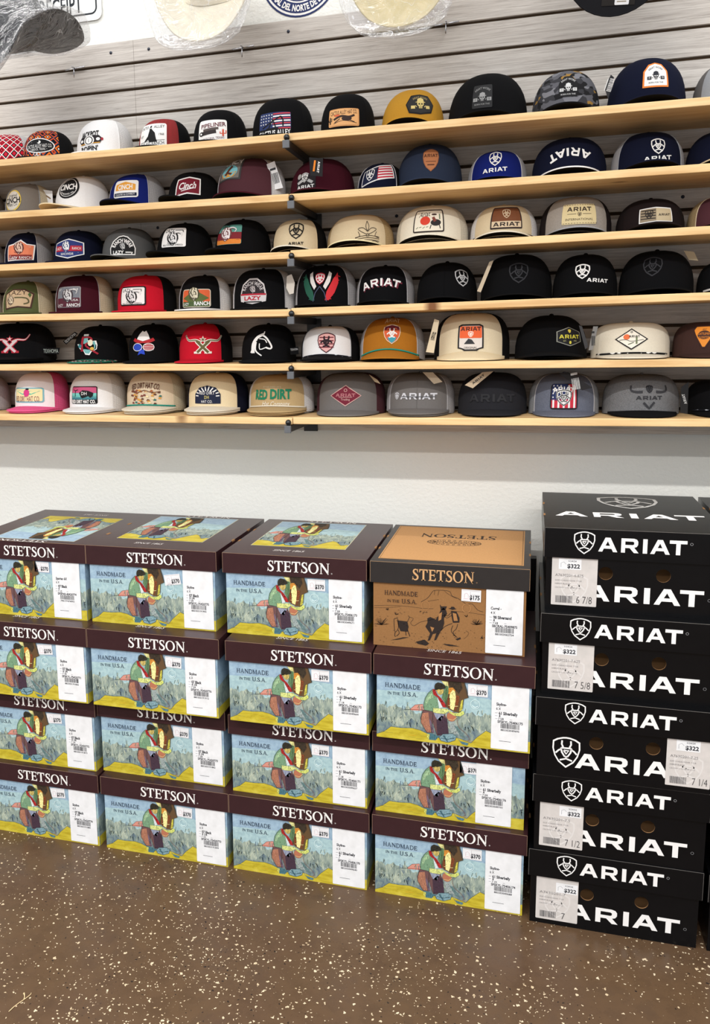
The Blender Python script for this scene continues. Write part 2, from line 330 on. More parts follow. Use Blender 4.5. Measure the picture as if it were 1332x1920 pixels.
def serif_word(word='STETSON'):
    """polygons and strips of an old-style serif capital word, height 1"""
    polys = []; strips = []; x = 0
    def P(*p): polys.append(([(a+x, b) for a, b in p], None))
    for ch in word:
        if ch == 'T':
            P((.31, .0), (.31, .93), (.49, .93), (.49, 0)); P((.2, 0), (.2, .05), (.31, .08), (.49, .08), (.6, .05), (.6, 0))
            P((0, .7), (.0, 1.0), (.8, 1.0), (.8, .7), (.75, .7), (.68, .9), (.12, .9), (.05, .7)); w = .8
        elif ch == 'E':
            P((.1, 0), (.1, 1), (.27, 1), (.27, 0)); P((0, 0), (0, .05), (.1, .08), (.1, 0)); P((0, 1), (0, .95), (.1, .92), (.1, 1))
            P((.27, 1), (.66, 1), (.66, .76), (.61, .76), (.56, .91), (.27, .91)); P((.27, .56), (.5, .56), (.54, .64), (.58, .64), (.58, .36), (.54, .36), (.5, .47), (.27, .47))
            P((.27, .09), (.58, .09), (.66, .27), (.71, .27), (.68, 0), (.27, 0)); w = .7
        elif ch == 'S':
            p = bez([(.5, .8), (.44, .92), (.3, .96), (.15, .88), (.13, .74), (.22, .6), (.38, .48), (.5, .36), (.52, .2), (.42, .07), (.26, .03), (.12, .1), (.05, .25)], 4)
            ws = [.06+.12*math.sin(PI*min(1, max(0, (i/len(p)-.05)/.9)))**1.2 for i in range(len(p))]
            strips.append(([(a+x, b) for a, b in p], ws)); P((.49, .7), (.55, .7), (.55, 1.0), (.5, 1.0)); P((.0, .0), (.04, .0), (.09, .32), (.03, .32)); w = .6
        elif ch == 'O':
            n = 28; polys.append(([(x+.48+.48*math.cos(2*PI*k/n), .49+.52*math.sin(2*PI*k/n)) for k in range(n)], [(x+.48+.3*math.cos(2*PI*k/n-.0), .49+.45*math.sin(2*PI*k/n)) for k in range(n)])); w = .96
        elif ch in 'HIU':
            xs = (.1,) if ch == 'I' else (.1, .62)
            for q in xs:
                P((q, 0 if ch != 'U' else .22), (q, 1), (q+.13, 1), (q+.13, 0 if ch != 'U' else .22)); P((q-.09, .95), (q-.09, 1), (q+.22, 1), (q+.22, .95))
                if ch != 'U': P((q-.09, 0), (q-.09, .05), (q+.22, .05), (q+.22, 0))
            if ch == 'H': P((.2, .47), (.2, .54), (.64, .54), (.64, .47))
            if ch == 'U': strips.append(([(a+x, b) for a, b in bez([(.165, .24), (.2, .08), (.4, .0), (.63, .08), (.69, .24)], 4)], .1))
            w = .33 if ch == 'I' else .84
        elif ch == 'A':
            P((.1, 0), (.42, 1), (.5, 1), (.2, 0)); P((.42, 1), (.5, 1), (.84, 0), (.69, 0)); P((.2, .3), (.2, .37), (.68, .37), (.68, .3)); P((0, 0), (0, .05), (.3, .05), (.3, 0)); P((.6, 0), (.6, .05), (.92, .05), (.92, 0)); w = .92
        elif ch == 'D':
            P((.1, 0), (.1, 1), (.23, 1), (.23, 0)); P((0, .0), (0, .05), (.1, .05), (.1, 0)); P((0, .95), (0, 1), (.1, 1), (.1, .95)); strips.append(([(a+x, b) for a, b in bez([(.2, .96), (.5, .95), (.74, .75), (.8, .5), (.74, .25), (.5, .05), (.2, .04)], 4)], .12)); w = .88
        elif ch == 'M':
            P((.12, 0), (.12, .95), (.2, .95), (.2, 0)); P((.03, 0), (.03, .05), (.3, .05), (.3, 0)); P((0, 1), (.2, 1), (.56, .1), (.5, 0)); P((.5, 0), (.56, .1), (.92, 1), (.84, 1)); P((.82, 0), (.82, 1), (.96, 1), (.96, 0)); P((.73, 0), (.73, .05), (1.05, .05), (1.05, 0)); P((.84, .95), (.84, 1), (1.05, 1), (1.05, .95)); w = 1.05
        elif ch == '.': P((0, 0), (0, .12), (.12, .12), (.12, 0)); w = .12
        elif ch == ' ': w = .3
        elif ch == 'N':
            P((.12, 0), (.12, .95), (.2, .95), (.2, 0)); P((.04, 0), (.04, .05), (.28, .05), (.28, 0)); P((.0, 1), (.24, 1), (.84, .16), (.84, -.04), (.78, -.04), (.06, .94), (0, .95))
            P((.76, .0), (.76, 1), (.84, 1), (.84, 0)); P((.68, 1), (.92, 1), (.92, .95), (.68, .95)); w = .92
        x += w+.07
    return polys, strips, x-.07
class Design:
    """collects flat shapes; put() maps them on a surface through fn(x, y, layer)"""
    def __init__(s): s.it = []
    def tri(s, outer, hole, col, L):
        loops = [[Vector((x, y, 0)) for x, y in outer]]+([[Vector((x, y, 0)) for x, y in hole]] if hole else [])
        fs = tessellate_polygon(loops); vs = list(outer)+(list(hole) if hole else [])
        s.it.append((vs, [tuple(f) for f in fs], col, L)); return s
    def poly(s, pts, col, L=1): return s.tri(pts, None, col, L)
    def blob(s, pts, col, L=1, rings=3, seg=3.0):          # star-shaped outline, finely divided so that it can be wrapped on a crown
        o = []
        for i, p in enumerate(pts):
            q = pts[(i+1) % len(pts)]; n = max(1, int(math.hypot(q[0]-p[0], q[1]-p[1])/seg))
            o += [(p[0]+(q[0]-p[0])*k/n, p[1]+(q[1]-p[1])*k/n) for k in range(n)]
        cx = sum(p[0] for p in o)/len(o); cy = sum(p[1] for p in o)/len(o); N = len(o); vs = [(cx, cy)]; fs = []
        for r in range(1, rings+1): vs += [(cx+(p[0]-cx)*r/rings, cy+(p[1]-cy)*r/rings) for p in o]
        for k in range(N): fs.append((0, 1+k, 1+(k+1) % N))
        for r in range(rings-1):
            for k in range(N): a = 1+r*N+k; b = 1+r*N+(k+1) % N; fs.append((a, a+N, b+N, b))
        s.it.append((vs, fs, col, L)); return s
    def rect(s, cx, cy, w, h, col, L=0, r=0):
        r = min(r, w/2, h/2); p = []
        for sx, sy, a in ((1, -1, -90), (1, 1, 0), (-1, 1, 90), (-1, -1, 180)):
            for k in range(5 if r else 1):
                t = R(a+k*22.5); p.append((cx+sx*(w/2-r)+r*math.cos(t)*(1 if r else 0), cy+sy*(h/2-r)+r*math.sin(t)*(1 if r else 0)))
        return s.blob(p, col, L)
    def ell(s, cx, cy, rx, ry, col, L=0, n=22): return s.blob([(cx+rx*math.cos(2*PI*k/n), cy+ry*math.sin(2*PI*k/n)) for k in range(n)], col, L)
    def ring(s, cx, cy, rx, ry, t, col, L=1, n=36):
        o = [(math.cos(2*PI*k/n), math.sin(2*PI*k/n)) for k in range(n)]
        vs = [(cx+rx*a, cy+ry*b) for a, b in o]+[(cx+(rx-t)*a, cy+(ry-t)*b) for a, b in o]
        s.it.append((vs, [(k, (k+1) % n, n+(k+1) % n, n+k) for k in range(n)], col, L)); return s
    def line(s, pts, w, col, L=2, smooth=0, ws=None):
        if smooth: pts = bez(pts, smooth)
        else:
            q = [pts[0]]
            for a, b in zip(pts, pts[1:]):
                n = max(1, int(math.hypot(b[0]-a[0], b[1]-a[1])/4)); q += [(a[0]+(b[0]-a[0])*k/n, a[1]+(b[1]-a[1])*k/n) for k in range(1, n+1)]
            pts = q
        if ws: w = [w*(1-(i/(len(pts)-1))*ws) for i in range(len(pts))]
        l, r = strip(pts, w); n = len(pts); s.it.append((l+r, [(i, i+1, n+i+1, n+i) for i in range(n-1)], col, L)); return s
    def place(s, vs, fs, w0, cx, cy, h, col, L, w, rot, arc, flip):
        sx = (w/w0) if w else h; out = []
        for x, y in vs:
            X = x*sx; Y = (y-.5)*h
            if arc: a = X/arc; X, Y = (arc+Y)*math.sin(a), (arc+Y)*math.cos(a)-arc
            if flip: X, Y = -X, -Y
            if rot: c, q = math.cos(rot), math.sin(rot); X, Y = X*c-Y*q, X*q+Y*c
            out.append((cx+X, cy+Y))
        s.it.append((out, fs, col, L)); return s
    def txt(s, t, cx, cy, h, col, L=2, w=None, rot=0, arc=None, bold=.0, shear=0, flip=False):
        vs, fs, w0 = glyphs(t, bold, shear); return s.place(vs, fs, w0, cx, cy, h, col, L, w, R(rot), arc, flip)
    def ariat(s, cx, cy, h, col, L=2, w=None, rot=0, arc=None, flip=False):
        ps, W0 = wide()
        for o, hl in ps:
            loops = [[Vector((x, y, 0)) for x, y in o]]+([[Vector((x, y, 0)) for x, y in hl]] if hl else [])
            fs = [tuple(f) for f in tessellate_polygon(loops)]; vs = [(x-W0/2, y) for x, y in o+(hl or [])]
            s.place(vs, fs, W0, cx, cy, h, col, L, w or W0*h, R(rot), arc, flip)
        return s
    def stetson(s, cx, cy, h, col, L=2, w=None, flip=False, word='STETSON'):
        ps, st, W0 = serif_word(word)
        for o, hl in ps:
            loops = [[Vector((x, y, 0)) for x, y in o]]+([[Vector((x, y, 0)) for x, y in hl]] if hl else [])
            fs = [tuple(f) for f in tessellate_polygon(loops)]; s.place([(x-W0/2, y) for x, y in o+(hl or [])], fs, W0, cx, cy, h, col, L, w or W0*h, 0, None, flip)
        for p, ws in st:
            l, r = strip(p, ws); n = len(p); s.place([(x-W0/2, y) for x, y in l+r], [(i, i+1, n+i+1, n+i) for i in range(n-1)], W0, cx, cy, h, col, L, w or W0*h, 0, None, flip)
        return s
    SH = [(-.44, .36), (-.3, .44), (-.12, .49), (0, .5), (.12, .49), (.3, .44), (.44, .36), (.45, .12), (.38, -.12), (.25, -.32), (0, -.5), (-.25, -.32), (-.38, -.12), (-.45, .12)]
    def mark(s, cx, cy, h, col, L=2, t=.055, w=None, outline=True, yflip=1):
        w = w or h; f = lambda p: (cx+p[0]*w, cy+p[1]*h*yflip)
        if outline:
            o = [f(p) for p in s.SH]; i = [f((p[0]*(1-2.2*t), p[1]*(1-2.2*t)+.005)) for p in s.SH]; n = len(o)
            s.it.append((o+i, [(k, (k+1) % n, n+(k+1) % n, n+k) for k in range(n)], col, L))
        tt = t*h
        for q in ([(-.14, .38), (-.15, .26), (-.1, .16)], [(.14, .38), (.15, .26), (.1, .16)], [(-.34, -.04), (-.24, .06), (-.15, .1)], [(.34, -.04), (.24, .06), (.15, .1)],
                  [(-.17, .14), (.17, .14)], [(-.17, .14), (-.14, .0), (-.05, -.13), (.05, -.13), (.14, 0), (.17, .14)], [(-.08, .06), (.08, .06), (0, -.05), (-.08, .06)],
                  [(0, -.13), (0, -.2), (-.2, -.26)], [(0, -.2), (.2, -.26)]):
            s.line([f(p) for p in q], tt, col, L)
        return s
    def shieldfill(s, cx, cy, h, col, L=0, w=None):
        w = w or h; return s.blob([(cx+p[0]*w, cy+p[1]*h) for p in s.SH], col, L)
    def star(s, cx, cy, r, col, L=2):
        p = []
        for k in range(10):
            a = PI/2+k*PI/5; q = r if k % 2 == 0 else r*.42; p.append((cx+q*math.cos(a), cy+q*math.sin(a)))
        return s.blob(p, col, L, 1)
    def bull(s, cx, cy, h, lt, dk, L=2, horns=True):
        f = lambda x, y: (cx+x*h, cy+y*h)
        s.blob([f(-.3, .3), f(-.05, .46), f(.22, .4), f(.36, .2), f(.4, -.05), f(.3, -.32), f(.05, -.5), f(-.12, -.36), f(-.26, -.1), f(-.36, .1)], lt, L, 2)
        for q in ([(-.3, .28), (-.32, 0), (-.18, -.28)], [(-.1, .4), (-.16, .12), (-.04, -.16)], [(.02, .2), (.16, .1), (.2, -.1)], [(-.04, -.3), (.1, -.4), (.22, -.3)], [(-.22, .1), (-.1, .0)], [(.24, .3), (.34, .1), (.34, -.2)], [(.04, .42), (.1, .28)], [(-.24, -.12), (-.1, -.3), (0, -.46)]):
            s.line([f(*p) for p in q], .06*h, dk, L+1, 3)
        rr = random.Random(9)
        for _ in range(26): x, y = rr.uniform(-.28, .3), rr.uniform(-.34, .36); s.line([f(x, y), f(x+rr.uniform(-.05, .07), y-rr.uniform(.03, .09))], .035*h, dk, L+1)
        s.line([f(*p) for p in ((-.3, .3), (-.05, .46), (.22, .4), (.36, .2), (.4, -.05), (.3, -.32), (.05, -.5), (-.12, -.36), (-.26, -.1), (-.36, .1), (-.3, .3))], .035*h, dk, L+1)
        if horns: s.line([f(.12, .36), f(.4, .42), f(.62, .3), f(.56, .1)], .09*h, lt, L+1, 4, .7); s.line([f(.16, .3), f(.4, .34), f(.54, .26)], .03*h, dk, L+2, 3)
        return s
    def skull(s, cx, cy, h, lt, dk, L=2):
        f = lambda x, y: (cx+x*h, cy+y*h)
        s.ell(cx, cy+.02*h, .2*h, .2*h, lt, L); s.rect(cx, cy-.2*h, .2*h, .16*h, lt, L)
        s.blob([f(-.32, .12), f(-.2, .16), f(-.18, .34), f(0, .42), f(.18, .34), f(.2, .16), f(.32, .12), f(.2, .09), f(-.2, .09)], lt, L+1, 1)
        s.ell(*f(-.08, 0), .055*h, .05*h, dk, L+1, 8); s.ell(*f(.08, 0), .055*h, .05*h, dk, L+1, 8); s.blob([f(-.025, -.1), f(0, -.04), f(.025, -.1)], dk, L+1, 1)
        for k in (-.06, -.02, .02, .06): s.line([f(k, -.15), f(k, -.26)], .014*h, dk, L+1)
        s.line([f(-.3, -.1), f(-.22, -.2)], .04*h, lt, L); s.line([f(.3, -.1), f(.22, -.2)], .04*h, lt, L)
        return s
    def hexa(s, w, h, k=.3): return [(-w/2, h*k), (-w/2, -h*k), (0, -h/2), (w/2, -h*k), (w/2, h*k), (0, h/2)]
    def put(s, mb, fn):
        for vs, fs, col, L in s.it: mb.add([fn(x, y, L) for x, y in vs], fs, col)
        return mb

# ------------------------------------------------------------------ room
WALLY = 2.601; PAINTY = 2.622; SHY = 2.348
def struct(name, mb, **k):
    o = mb.build(name, **k); o['kind'] = 'structure'; return o
b = MB(); b.box((-4.5, -4.5, -.05), (3.2, 2.75, 0), 'floor'); struct('floor', b)
b = MB(); b.box((-4.5, PAINTY, 0), (3.2, PAINTY+.12, 3.2), 'plaster'); struct('wall_back', b)
G0 = 2.3004; PITCH = .0762
def panel(x0, x1, label):
    b = MB(); b.box((x0, WALLY+.010, G0-15*PITCH+.004), (x1, PAINTY, G0+.0665), 'groove', 'xXyzZ')
    for i in range(0, 16):
        zt = (G0-(i-1)*PITCH-.0045) if i else G0+.0665
        zb = G0-i*PITCH+.0045
        b.box((x0, WALLY, zb), (x1, WALLY+.012, zt), 'slat')
    o = b.build('slatwall_panel', bevel=.0006); tag(o, label, 'slatwall', 'slatwall panels'); return o
sx = at(253, 160, WALLY)[0]
panel(sx-2.44, sx-.0003, 'whitewashed wood-grain slatwall panel left of the vertical seam, behind the left ends of shelves')
panel(sx+.0003, sx+2.44, 'whitewashed wood-grain slatwall panel behind the middle and right of the shelves')

LEV = [((299, 253.4), (243, 181)), ((397.7, 366), (358, 305.9)), ((496, 473.8), (465, 423.4)), ((590, 580.6), (575, 548)), ((683.4, 682.5), (680.6, 673)), ((776.7, 783), (783, 786))]
BT = .0192; XJ = at(546, 600, SHY)[0]
SHELF = []
ORD = ['top', 'second', 'third', 'fourth', 'fifth', 'bottom']
for i, (l, r) in enumerate(LEV):
    row = []
    for (xa, ya), (xb, yb), x0, x1, side in (((0, l[0]), (500, l[1]), XJ-2.0, XJ-.001, 'left'), ((620, r[0]), (1332, r[1]), XJ+.001, XJ+2.0, 'right')):
        a = at(xa, ya, SHY); c = at(xb, yb, SHY); k = (c[2]-a[2])/(c[0]-a[0]); row.append((a[0], a[2], k))
        z0 = a[2]+k*(x0-a[0]); z1 = a[2]+k*(x1-a[0]); b = MB()
        b.add([(x0, SHY, z0-BT), (x1, SHY, z1-BT), (x1, WALLY-.0005, z1-BT), (x0, WALLY-.0005, z0-BT), (x0, SHY, z0), (x1, SHY, z1), (x1, WALLY-.0005, z1), (x0, WALLY-.0005, z0)],
              [(3, 2, 1, 0), (4, 5, 6, 7), (0, 1, 5, 4), (2, 3, 7, 6), (0, 4, 7, 3), (1, 2, 6, 5)], 'pine')
        o = b.build('shelf_board', bevel=.0015)
        tag(o, '%s pine shelf board from the top, the length %s of the black brackets' % (ORD[i], side) if i not in (0, 5) else '%smost pine shelf board, the length %s of the black brackets' % ('top' if i == 0 else 'bottom', side), 'shelf', 'pine shelf boards')
    SHELF.append(row)
def shelfz(i, x):
    a, z, k = SHELF[i][0 if x < XJ else 1]; return z+k*(x-a)
BRX = [538, 547, 547, 547, 546.5, 541]
for i in range(6):
    x = at(BRX[i], LEV[i][0][1]+10, SHY-.01)[0]; z = min(shelfz(i, XJ-.01), shelfz(i, XJ+.01))-BT-.0012
    t = empty('shelf_bracket', (x, WALLY, z-.02)); tag(t, 'black bracket with a ball stop under the %s pine shelf' % ORD[i] + (' from the top' if 0 < i < 5 else ''), 'bracket', 'shelf brackets')
    b = MB(); b.box((-.008, -.268, .001), (.008, -.004, .0195), 'bracket'); b.build('arm', t, bevel=.001)
    b = MB(); b.box((-.0095, -.2745, -.001), (.0095, -.267, .0195), 'capend'); b.build('end_cap', t, bevel=.001)
    b = MB(); b.lathe([(.0001, 0), (.005, .0)]+[(.0085*math.sin(a), .0085-.0085*math.cos(a)) for a in [PI*k/10 for k in range(2, 10)]]+[(.0001, .017)], 'ball', 16, (0, -.2635, .0195)); b.build('ball_stop', t, True)
    b = MB(); b.box((-.022, -.006, -.024), (.022, -.0005, .018), 'bracket'); b.build('wall_plate', t, bevel=.001)

# ------------------------------------------------------------------ hat boxes
HBW, HBH, HBD, LIDH, LIDW = .373, .2225, .425, .055, .389
def boxmap(ox, oz, s, y): return lambda x, yy, L: (ox+x*s, y-.0004-L*.00025, oz+yy*s)
def carton_body(w, d, h, key, holes=(), inner='inner'):
    b = MB(); t = .003
    fr = [(0, 0), (w, 0), (w, h), (0, h)]
    if not holes: b.box((0, 0, 0), (w, t, h), key)
    else:
        loops = [[Vector((x, y, 0)) for x, y in fr]]; vs = list(fr)
        for hx, hz, hr in holes:
            q = [(hx+hr*math.cos(2*PI*k/24), hz+hr*math.sin(2*PI*k/24)) for k in range(24)]; loops.append([Vector((x, y, 0)) for x, y in q]); vs += q
        fs = [tuple(f) for f in tessellate_polygon(loops)]
        b.add([(x, 0, z) for x, z in vs], fs, key); b.add([(x, t, z) for x, z in vs], [f[::-1] for f in fs], inner)
        n = 4
        for hi in range(len(holes)):
            o = n+hi*24; ring = vs[o:o+24]; vv = [(x, 0, z) for x, z in ring]+[(x, t, z) for x, z in ring]
            b.add(vv, [(k, (k+1) % 24, 24+(k+1) % 24, 24+k) for k in range(24)], inner)
        b.add([(0, 0, 0), (w, 0, 0), (w, t, 0), (0, t, 0), (0, 0, h), (w, 0, h), (w, t, h), (0, t, h)], [(0, 1, 2, 3), (4, 5, 6, 7)], key)
    b.box((0, d-t, 0), (w, d, h), key); b.box((0, t, 0), (t, d-t, h), key); b.box((w-t, t, 0), (w, d-t, h), key); b.box((t, t, 0), (w-t, d-t, t), key)
    if holes: b.box((.02, .055, .01), (w-.02, .057, h-.01), inner)
    return b
def carton_lid(w, d, h, key, edge=(150, 122, 100), slots=True):
    b = MB(); t = .003
    b.box((0, 0, h-t), (w, d, h), key); b.box((0, 0, 0), (w, t, h-t), key); b.box((0, d-t, 0), (w, d, h-t), key)
    b.box((0, t, 0), (t, d-t, h-t), key); b.box((w-t, t, 0), (w, d-t, h-t), key)
    for x in (0.0006, w-.0012):                      # bare board shows along the folded corners
        b.box((x, -.0004, .001), (x+.0007, .0, h-.001), edge)
    b.box((.001, -.0004, h-.0009), (w-.001, 0, h-.0001), edge)
    if slots:
        for fx in (.3, .62):
            for x in (-.0005, w-.004): b.box((x, d*fx, h-.004), (x+.0045, d*fx+.022, h+.0005), 'inner')
    return b
def zf(X, Y):                                        # picture outlines are written on a 6.66x enlargement of one front panel
    px, py = X/6.66+440, Y/6.66+1060
    u = (px-424.5-(py-1065)*.025)/259.5; v = (1181.8+(px-427)*.083-py)/(116+.0145*(px-424)); return (u*HBW, v*.1665)
def Z(*p): return [zf(x, y) for x, y in p]
def rider_picture():
    d = Design(); w = HBW
    d.poly([(0, 0), (w, 0), (w, .205), (0, .205)], 'sky', 0)
    d.poly([(0, .06), (w, .06), (w, .12), (.5*w, .135), (0, .125)], 'skylow', 1)
    d.poly(Z((215, 470), (300, 455), (330, 425), (360, 400), (440, 388), (455, 475)), (206, 142, 126), 2)
    d.line(Z((230, 468), (340, 462), (450, 462)), .0012, (150, 60, 50), 3); d.line(Z((300, 455), (355, 402), (440, 390)), .0009, (120, 70, 70), 3)
    r = random.Random(3); top = []; n = 70
    for i in range(n+1): top.append((w*i/n, .086+.004*math.sin(i*.9)+.003*math.sin(i*2.3)-(0.010 if .22 < i/n < .36 else 0)))
    d.poly([(0, .0), (w, .0)]+top[::-1], 'sage', 3)
    low = [(w*i/30, .042+.012*math.sin(i*1.1)+.006*r.random()) for i in range(31)]; d.poly([(0, 0), (w, 0)]+low[::-1], 'sage2', 4)
    for k in range(190):                             # brush strokes in the sagebrush
        x = r.uniform(.004, w-.004); z = r.uniform(.035, .09); a = r.uniform(-.5, .5); l = r.uniform(.006, .014)
        c = r.choice([(204, 210, 192), (190, 198, 176), (120, 136, 130), (96, 108, 92), (176, 184, 158), (88, 106, 126)]); d.line([(x, z), (x+a*l, z+l)], r.uniform(.0008, .0018), c, 4)
    yl = [zf(x, y) for x, y in ((0, 745), (80, 680), (200, 692), (330, 690), (420, 712), (480, 742), (640, 802), (850, 792), (1000, 850), (1060, 780), (1160, 692), (1210, 715))]
    yl = [(0, yl[0][1]-.008)]+yl+[(.8*w, .022), (.9*w, .028), (w, .03)]; d.poly([(0, 0), (w, 0)]+yl[::-1], 'yellow', 5)
    for i in range(1, len(yl)-1): d.line([yl[i-1], yl[i]], .0008, (60, 76, 84), 6)
    for k in range(14): x = r.uniform(0, .9*w); z = r.uniform(.002, .016); d.line([(x, z), (x+.02, z+.001)], .0008, r.choice([(214, 160, 40), (230, 216, 120), (160, 150, 60)]), 6)
    def inside(x, y, q):
        c = False
        for (ax, ay), (bx, by) in zip(q, q[1:]+q[:1]):
            if (ay > y) != (by > y) and x < (bx-ax)*(y-ay)/(by-ay)+ax: c = not c
        return c
    def P(col, L, *p):
        q = Z(*p); d.poly(q, col, L); xs = [a for a, _ in q]; ys = [b for _, b in q]; n = 0; ar = (max(xs)-min(xs))*(max(ys)-min(ys))
        for _ in range(int(10+ar*90000)):
            x = r.uniform(min(xs), max(xs)); y = r.uniform(min(ys), max(ys)); l = r.uniform(.0016, .0042); a = r.uniform(.9, 2.0)
            x2, y2 = x+l*math.cos(a), y+l*math.sin(a)
            if inside(x, y, q) and inside(x2, y2, q) and n < 46:
                n += 1; f = r.choice((.62, .72, .84, 1.18, 1.32)); s_ = strip([(x, y), (x2, y2)], r.uniform(.0005, .0012)); d.poly(s_[0]+s_[1][::-1], tuple(min(246, round(c*f/12)*12) for c in col), L+.5)
    P((150, 160, 158), 6, (740, 590), (800, 590), (900, 720), (890, 765), (840, 745), (780, 745)); P((96, 120, 120), 7, (800, 640), (850, 650), (940, 800), (880, 770))
    P((96, 72, 46), 6, (640, 92), (900, 108), (930, 200), (950, 290), (900, 312), (892, 430), (862, 482), (800, 472), (740, 442), (700, 400), (700, 150))
    P((58, 48, 36), 7, (720, 100), (860, 105), (880, 180), (840, 250), (790, 190), (740, 170)); P((216, 210, 140), 7, (640, 95), (712, 105), (728, 185), (700, 172), (662, 125))
    P((204, 134, 54), 7, (720, 185), (772, 172), (802, 212), (762, 262), (722, 252)); P((236, 226, 152), 8, (745, 240), (775, 200), (800, 225), (812, 300), (802, 400), (790, 452), (752, 432), (735, 320))
    P((124, 66, 36), 8, (812, 262), (852, 282), (834, 400), (804, 470), (806, 380)); P((190, 182, 74), 8, (872, 330), (892, 318), (888, 440), (852, 472)); P((120, 60, 30), 8, (722, 300), (744, 300), (752, 440), (722, 400))
    d.line(Z((732, 392), (780, 404), (838, 400)), .0012, (228, 220, 150), 9); d.line(Z((900, 130), (930, 250), (950, 290)), .001, (60, 70, 70), 9)
    P((104, 74, 74), 7, (446, 458), (560, 480), (690, 500), (722, 560), (746, 732), (720, 762), (620, 772), (590, 700), (560, 610), (552, 742), (500, 742), (430, 622), (420, 560))
    P((166, 112, 88), 8, (440, 500), (508, 488), (522, 600), (548, 732), (498, 732), (424, 612)); P((140, 146, 166), 8, (568, 492), (690, 506), (650, 590), (602, 566)); P((66, 48, 60), 8, (602, 582), (660, 522), (722, 562), (746, 742), (622, 772))
    P((110, 92, 110), 9, (520, 560), (545, 600), (585, 735), (560, 745), (530, 640))
    P((70, 110, 122), 8, (500, 742), (560, 750), (640, 782), (600, 832), (530, 828)); P((196, 194, 96), 9, (495, 750), (532, 760), (526, 822), (505, 802))
    P((116, 150, 118), 9, (545, 200), (500, 245), (465, 310), (450, 400), (460, 456), (562, 472), (566, 430), (622, 430), (612, 320), (560, 262)); P((150, 178, 140), 10, (500, 270), (540, 250), (556, 300), (510, 330), (480, 400), (470, 350))
    P((92, 122, 84), 8, (690, 150), (722, 162), (726, 232), (702, 382), (652, 300)); P((204, 216, 216), 10, (602, 302), (640, 362), (668, 425), (628, 432))
    P((190, 168, 96), 10, (590, 210), (612, 195), (646, 190), (672, 202), (668, 236), (655, 257), (630, 267), (604, 246)); P((160, 40, 38), 11, (550, 195), (571, 202), (602, 265), (642, 302), (692, 372), (712, 420), (672, 416), (640, 362), (610, 302), (560, 267), (545, 226))
    P((48, 44, 34), 11, (568, 206), (566, 160), (575, 132), (602, 113), (650, 124), (686, 150), (692, 182), (660, 194), (640, 203), (610, 198), (590, 214)); d.line(Z((582, 215), (600, 212)), .002, (190, 160, 90), 12)
    P((206, 212, 132), 11, (560, 430), (650, 436), (722, 434), (737, 465), (690, 497), (600, 492), (560, 482)); P((200, 208, 112), 11, (730, 446), (790, 487), (850, 482), (900, 450), (912, 490), (872, 522), (800, 517), (750, 487))
    d.ell(*zf(770, 530), .0112, .0125, (176, 110, 82), 10); d.line(Z((735, 560), (790, 572), (832, 535)), .0009, (220, 210, 140), 11)
    d.line(Z((830, 540), (856, 655), (930, 722), (982, 792), (962, 822)), .0012, (120, 96, 90), 10, 3)
    P((122, 152, 160), 9, (640, 790), (682, 750), (792, 740), (836, 770), (822, 822), (742, 852), (660, 832)); P((60, 92, 104), 10, (680, 770), (700, 762), (745, 840), (735, 848)); P((80, 120, 130), 9, (836, 780), (882, 832), (976, 852), (960, 882), (900, 866))
    d.line(Z((660, 800), (740, 812), (822, 786)), .0012, (50, 80, 92), 11); d.line(Z((640, 790), (682, 750), (792, 740), (836, 770), (822, 822), (742, 852), (660, 832), (640, 790)), .0008, (40, 60, 70), 11)
    for q in (((545, 200), (500, 245), (465, 310), (450, 400), (460, 456), (560, 472)), ((446, 458), (420, 560), (430, 620), (500, 742)), ((560, 480), (552, 742)), ((590, 700), (620, 770)), ((900, 110), (930, 200), (950, 290), (900, 312), (890, 430)), ((700, 150), (700, 400), (735, 445)), ((560, 430), (560, 480)), ((650, 436), (655, 492))):
        d.line(Z(*q), .0008, (44, 52, 48), 12)
    return d
def put_on(d, fn, name, parent, mesh=None):
    if mesh: o = bpy.data.objects.new(name, mesh); C.objects.link(o); o.parent = parent; return o
    return d.put(MB(), fn).build(name, parent)
SHARED = {}
def shared(key, make, name, parent):
    if key in SHARED: o = bpy.data.objects.new(name, SHARED[key]); C.objects.link(o); o.parent = parent; return o
    o = make(); SHARED[key] = o.data; return o
def barcode(d, x, z, w, h, col, L=2, seed=1):
    r = random.Random(seed); q = x
    while q < x+w-.0006:
        bw = r.choice([.0004, .0007, .001]); d.poly([(q, z), (q+bw, z), (q+bw, z+h), (q, z+h)], col, L); q += bw+r.choice([.0004, .0007, .001])
INK = (46, 46, 52)
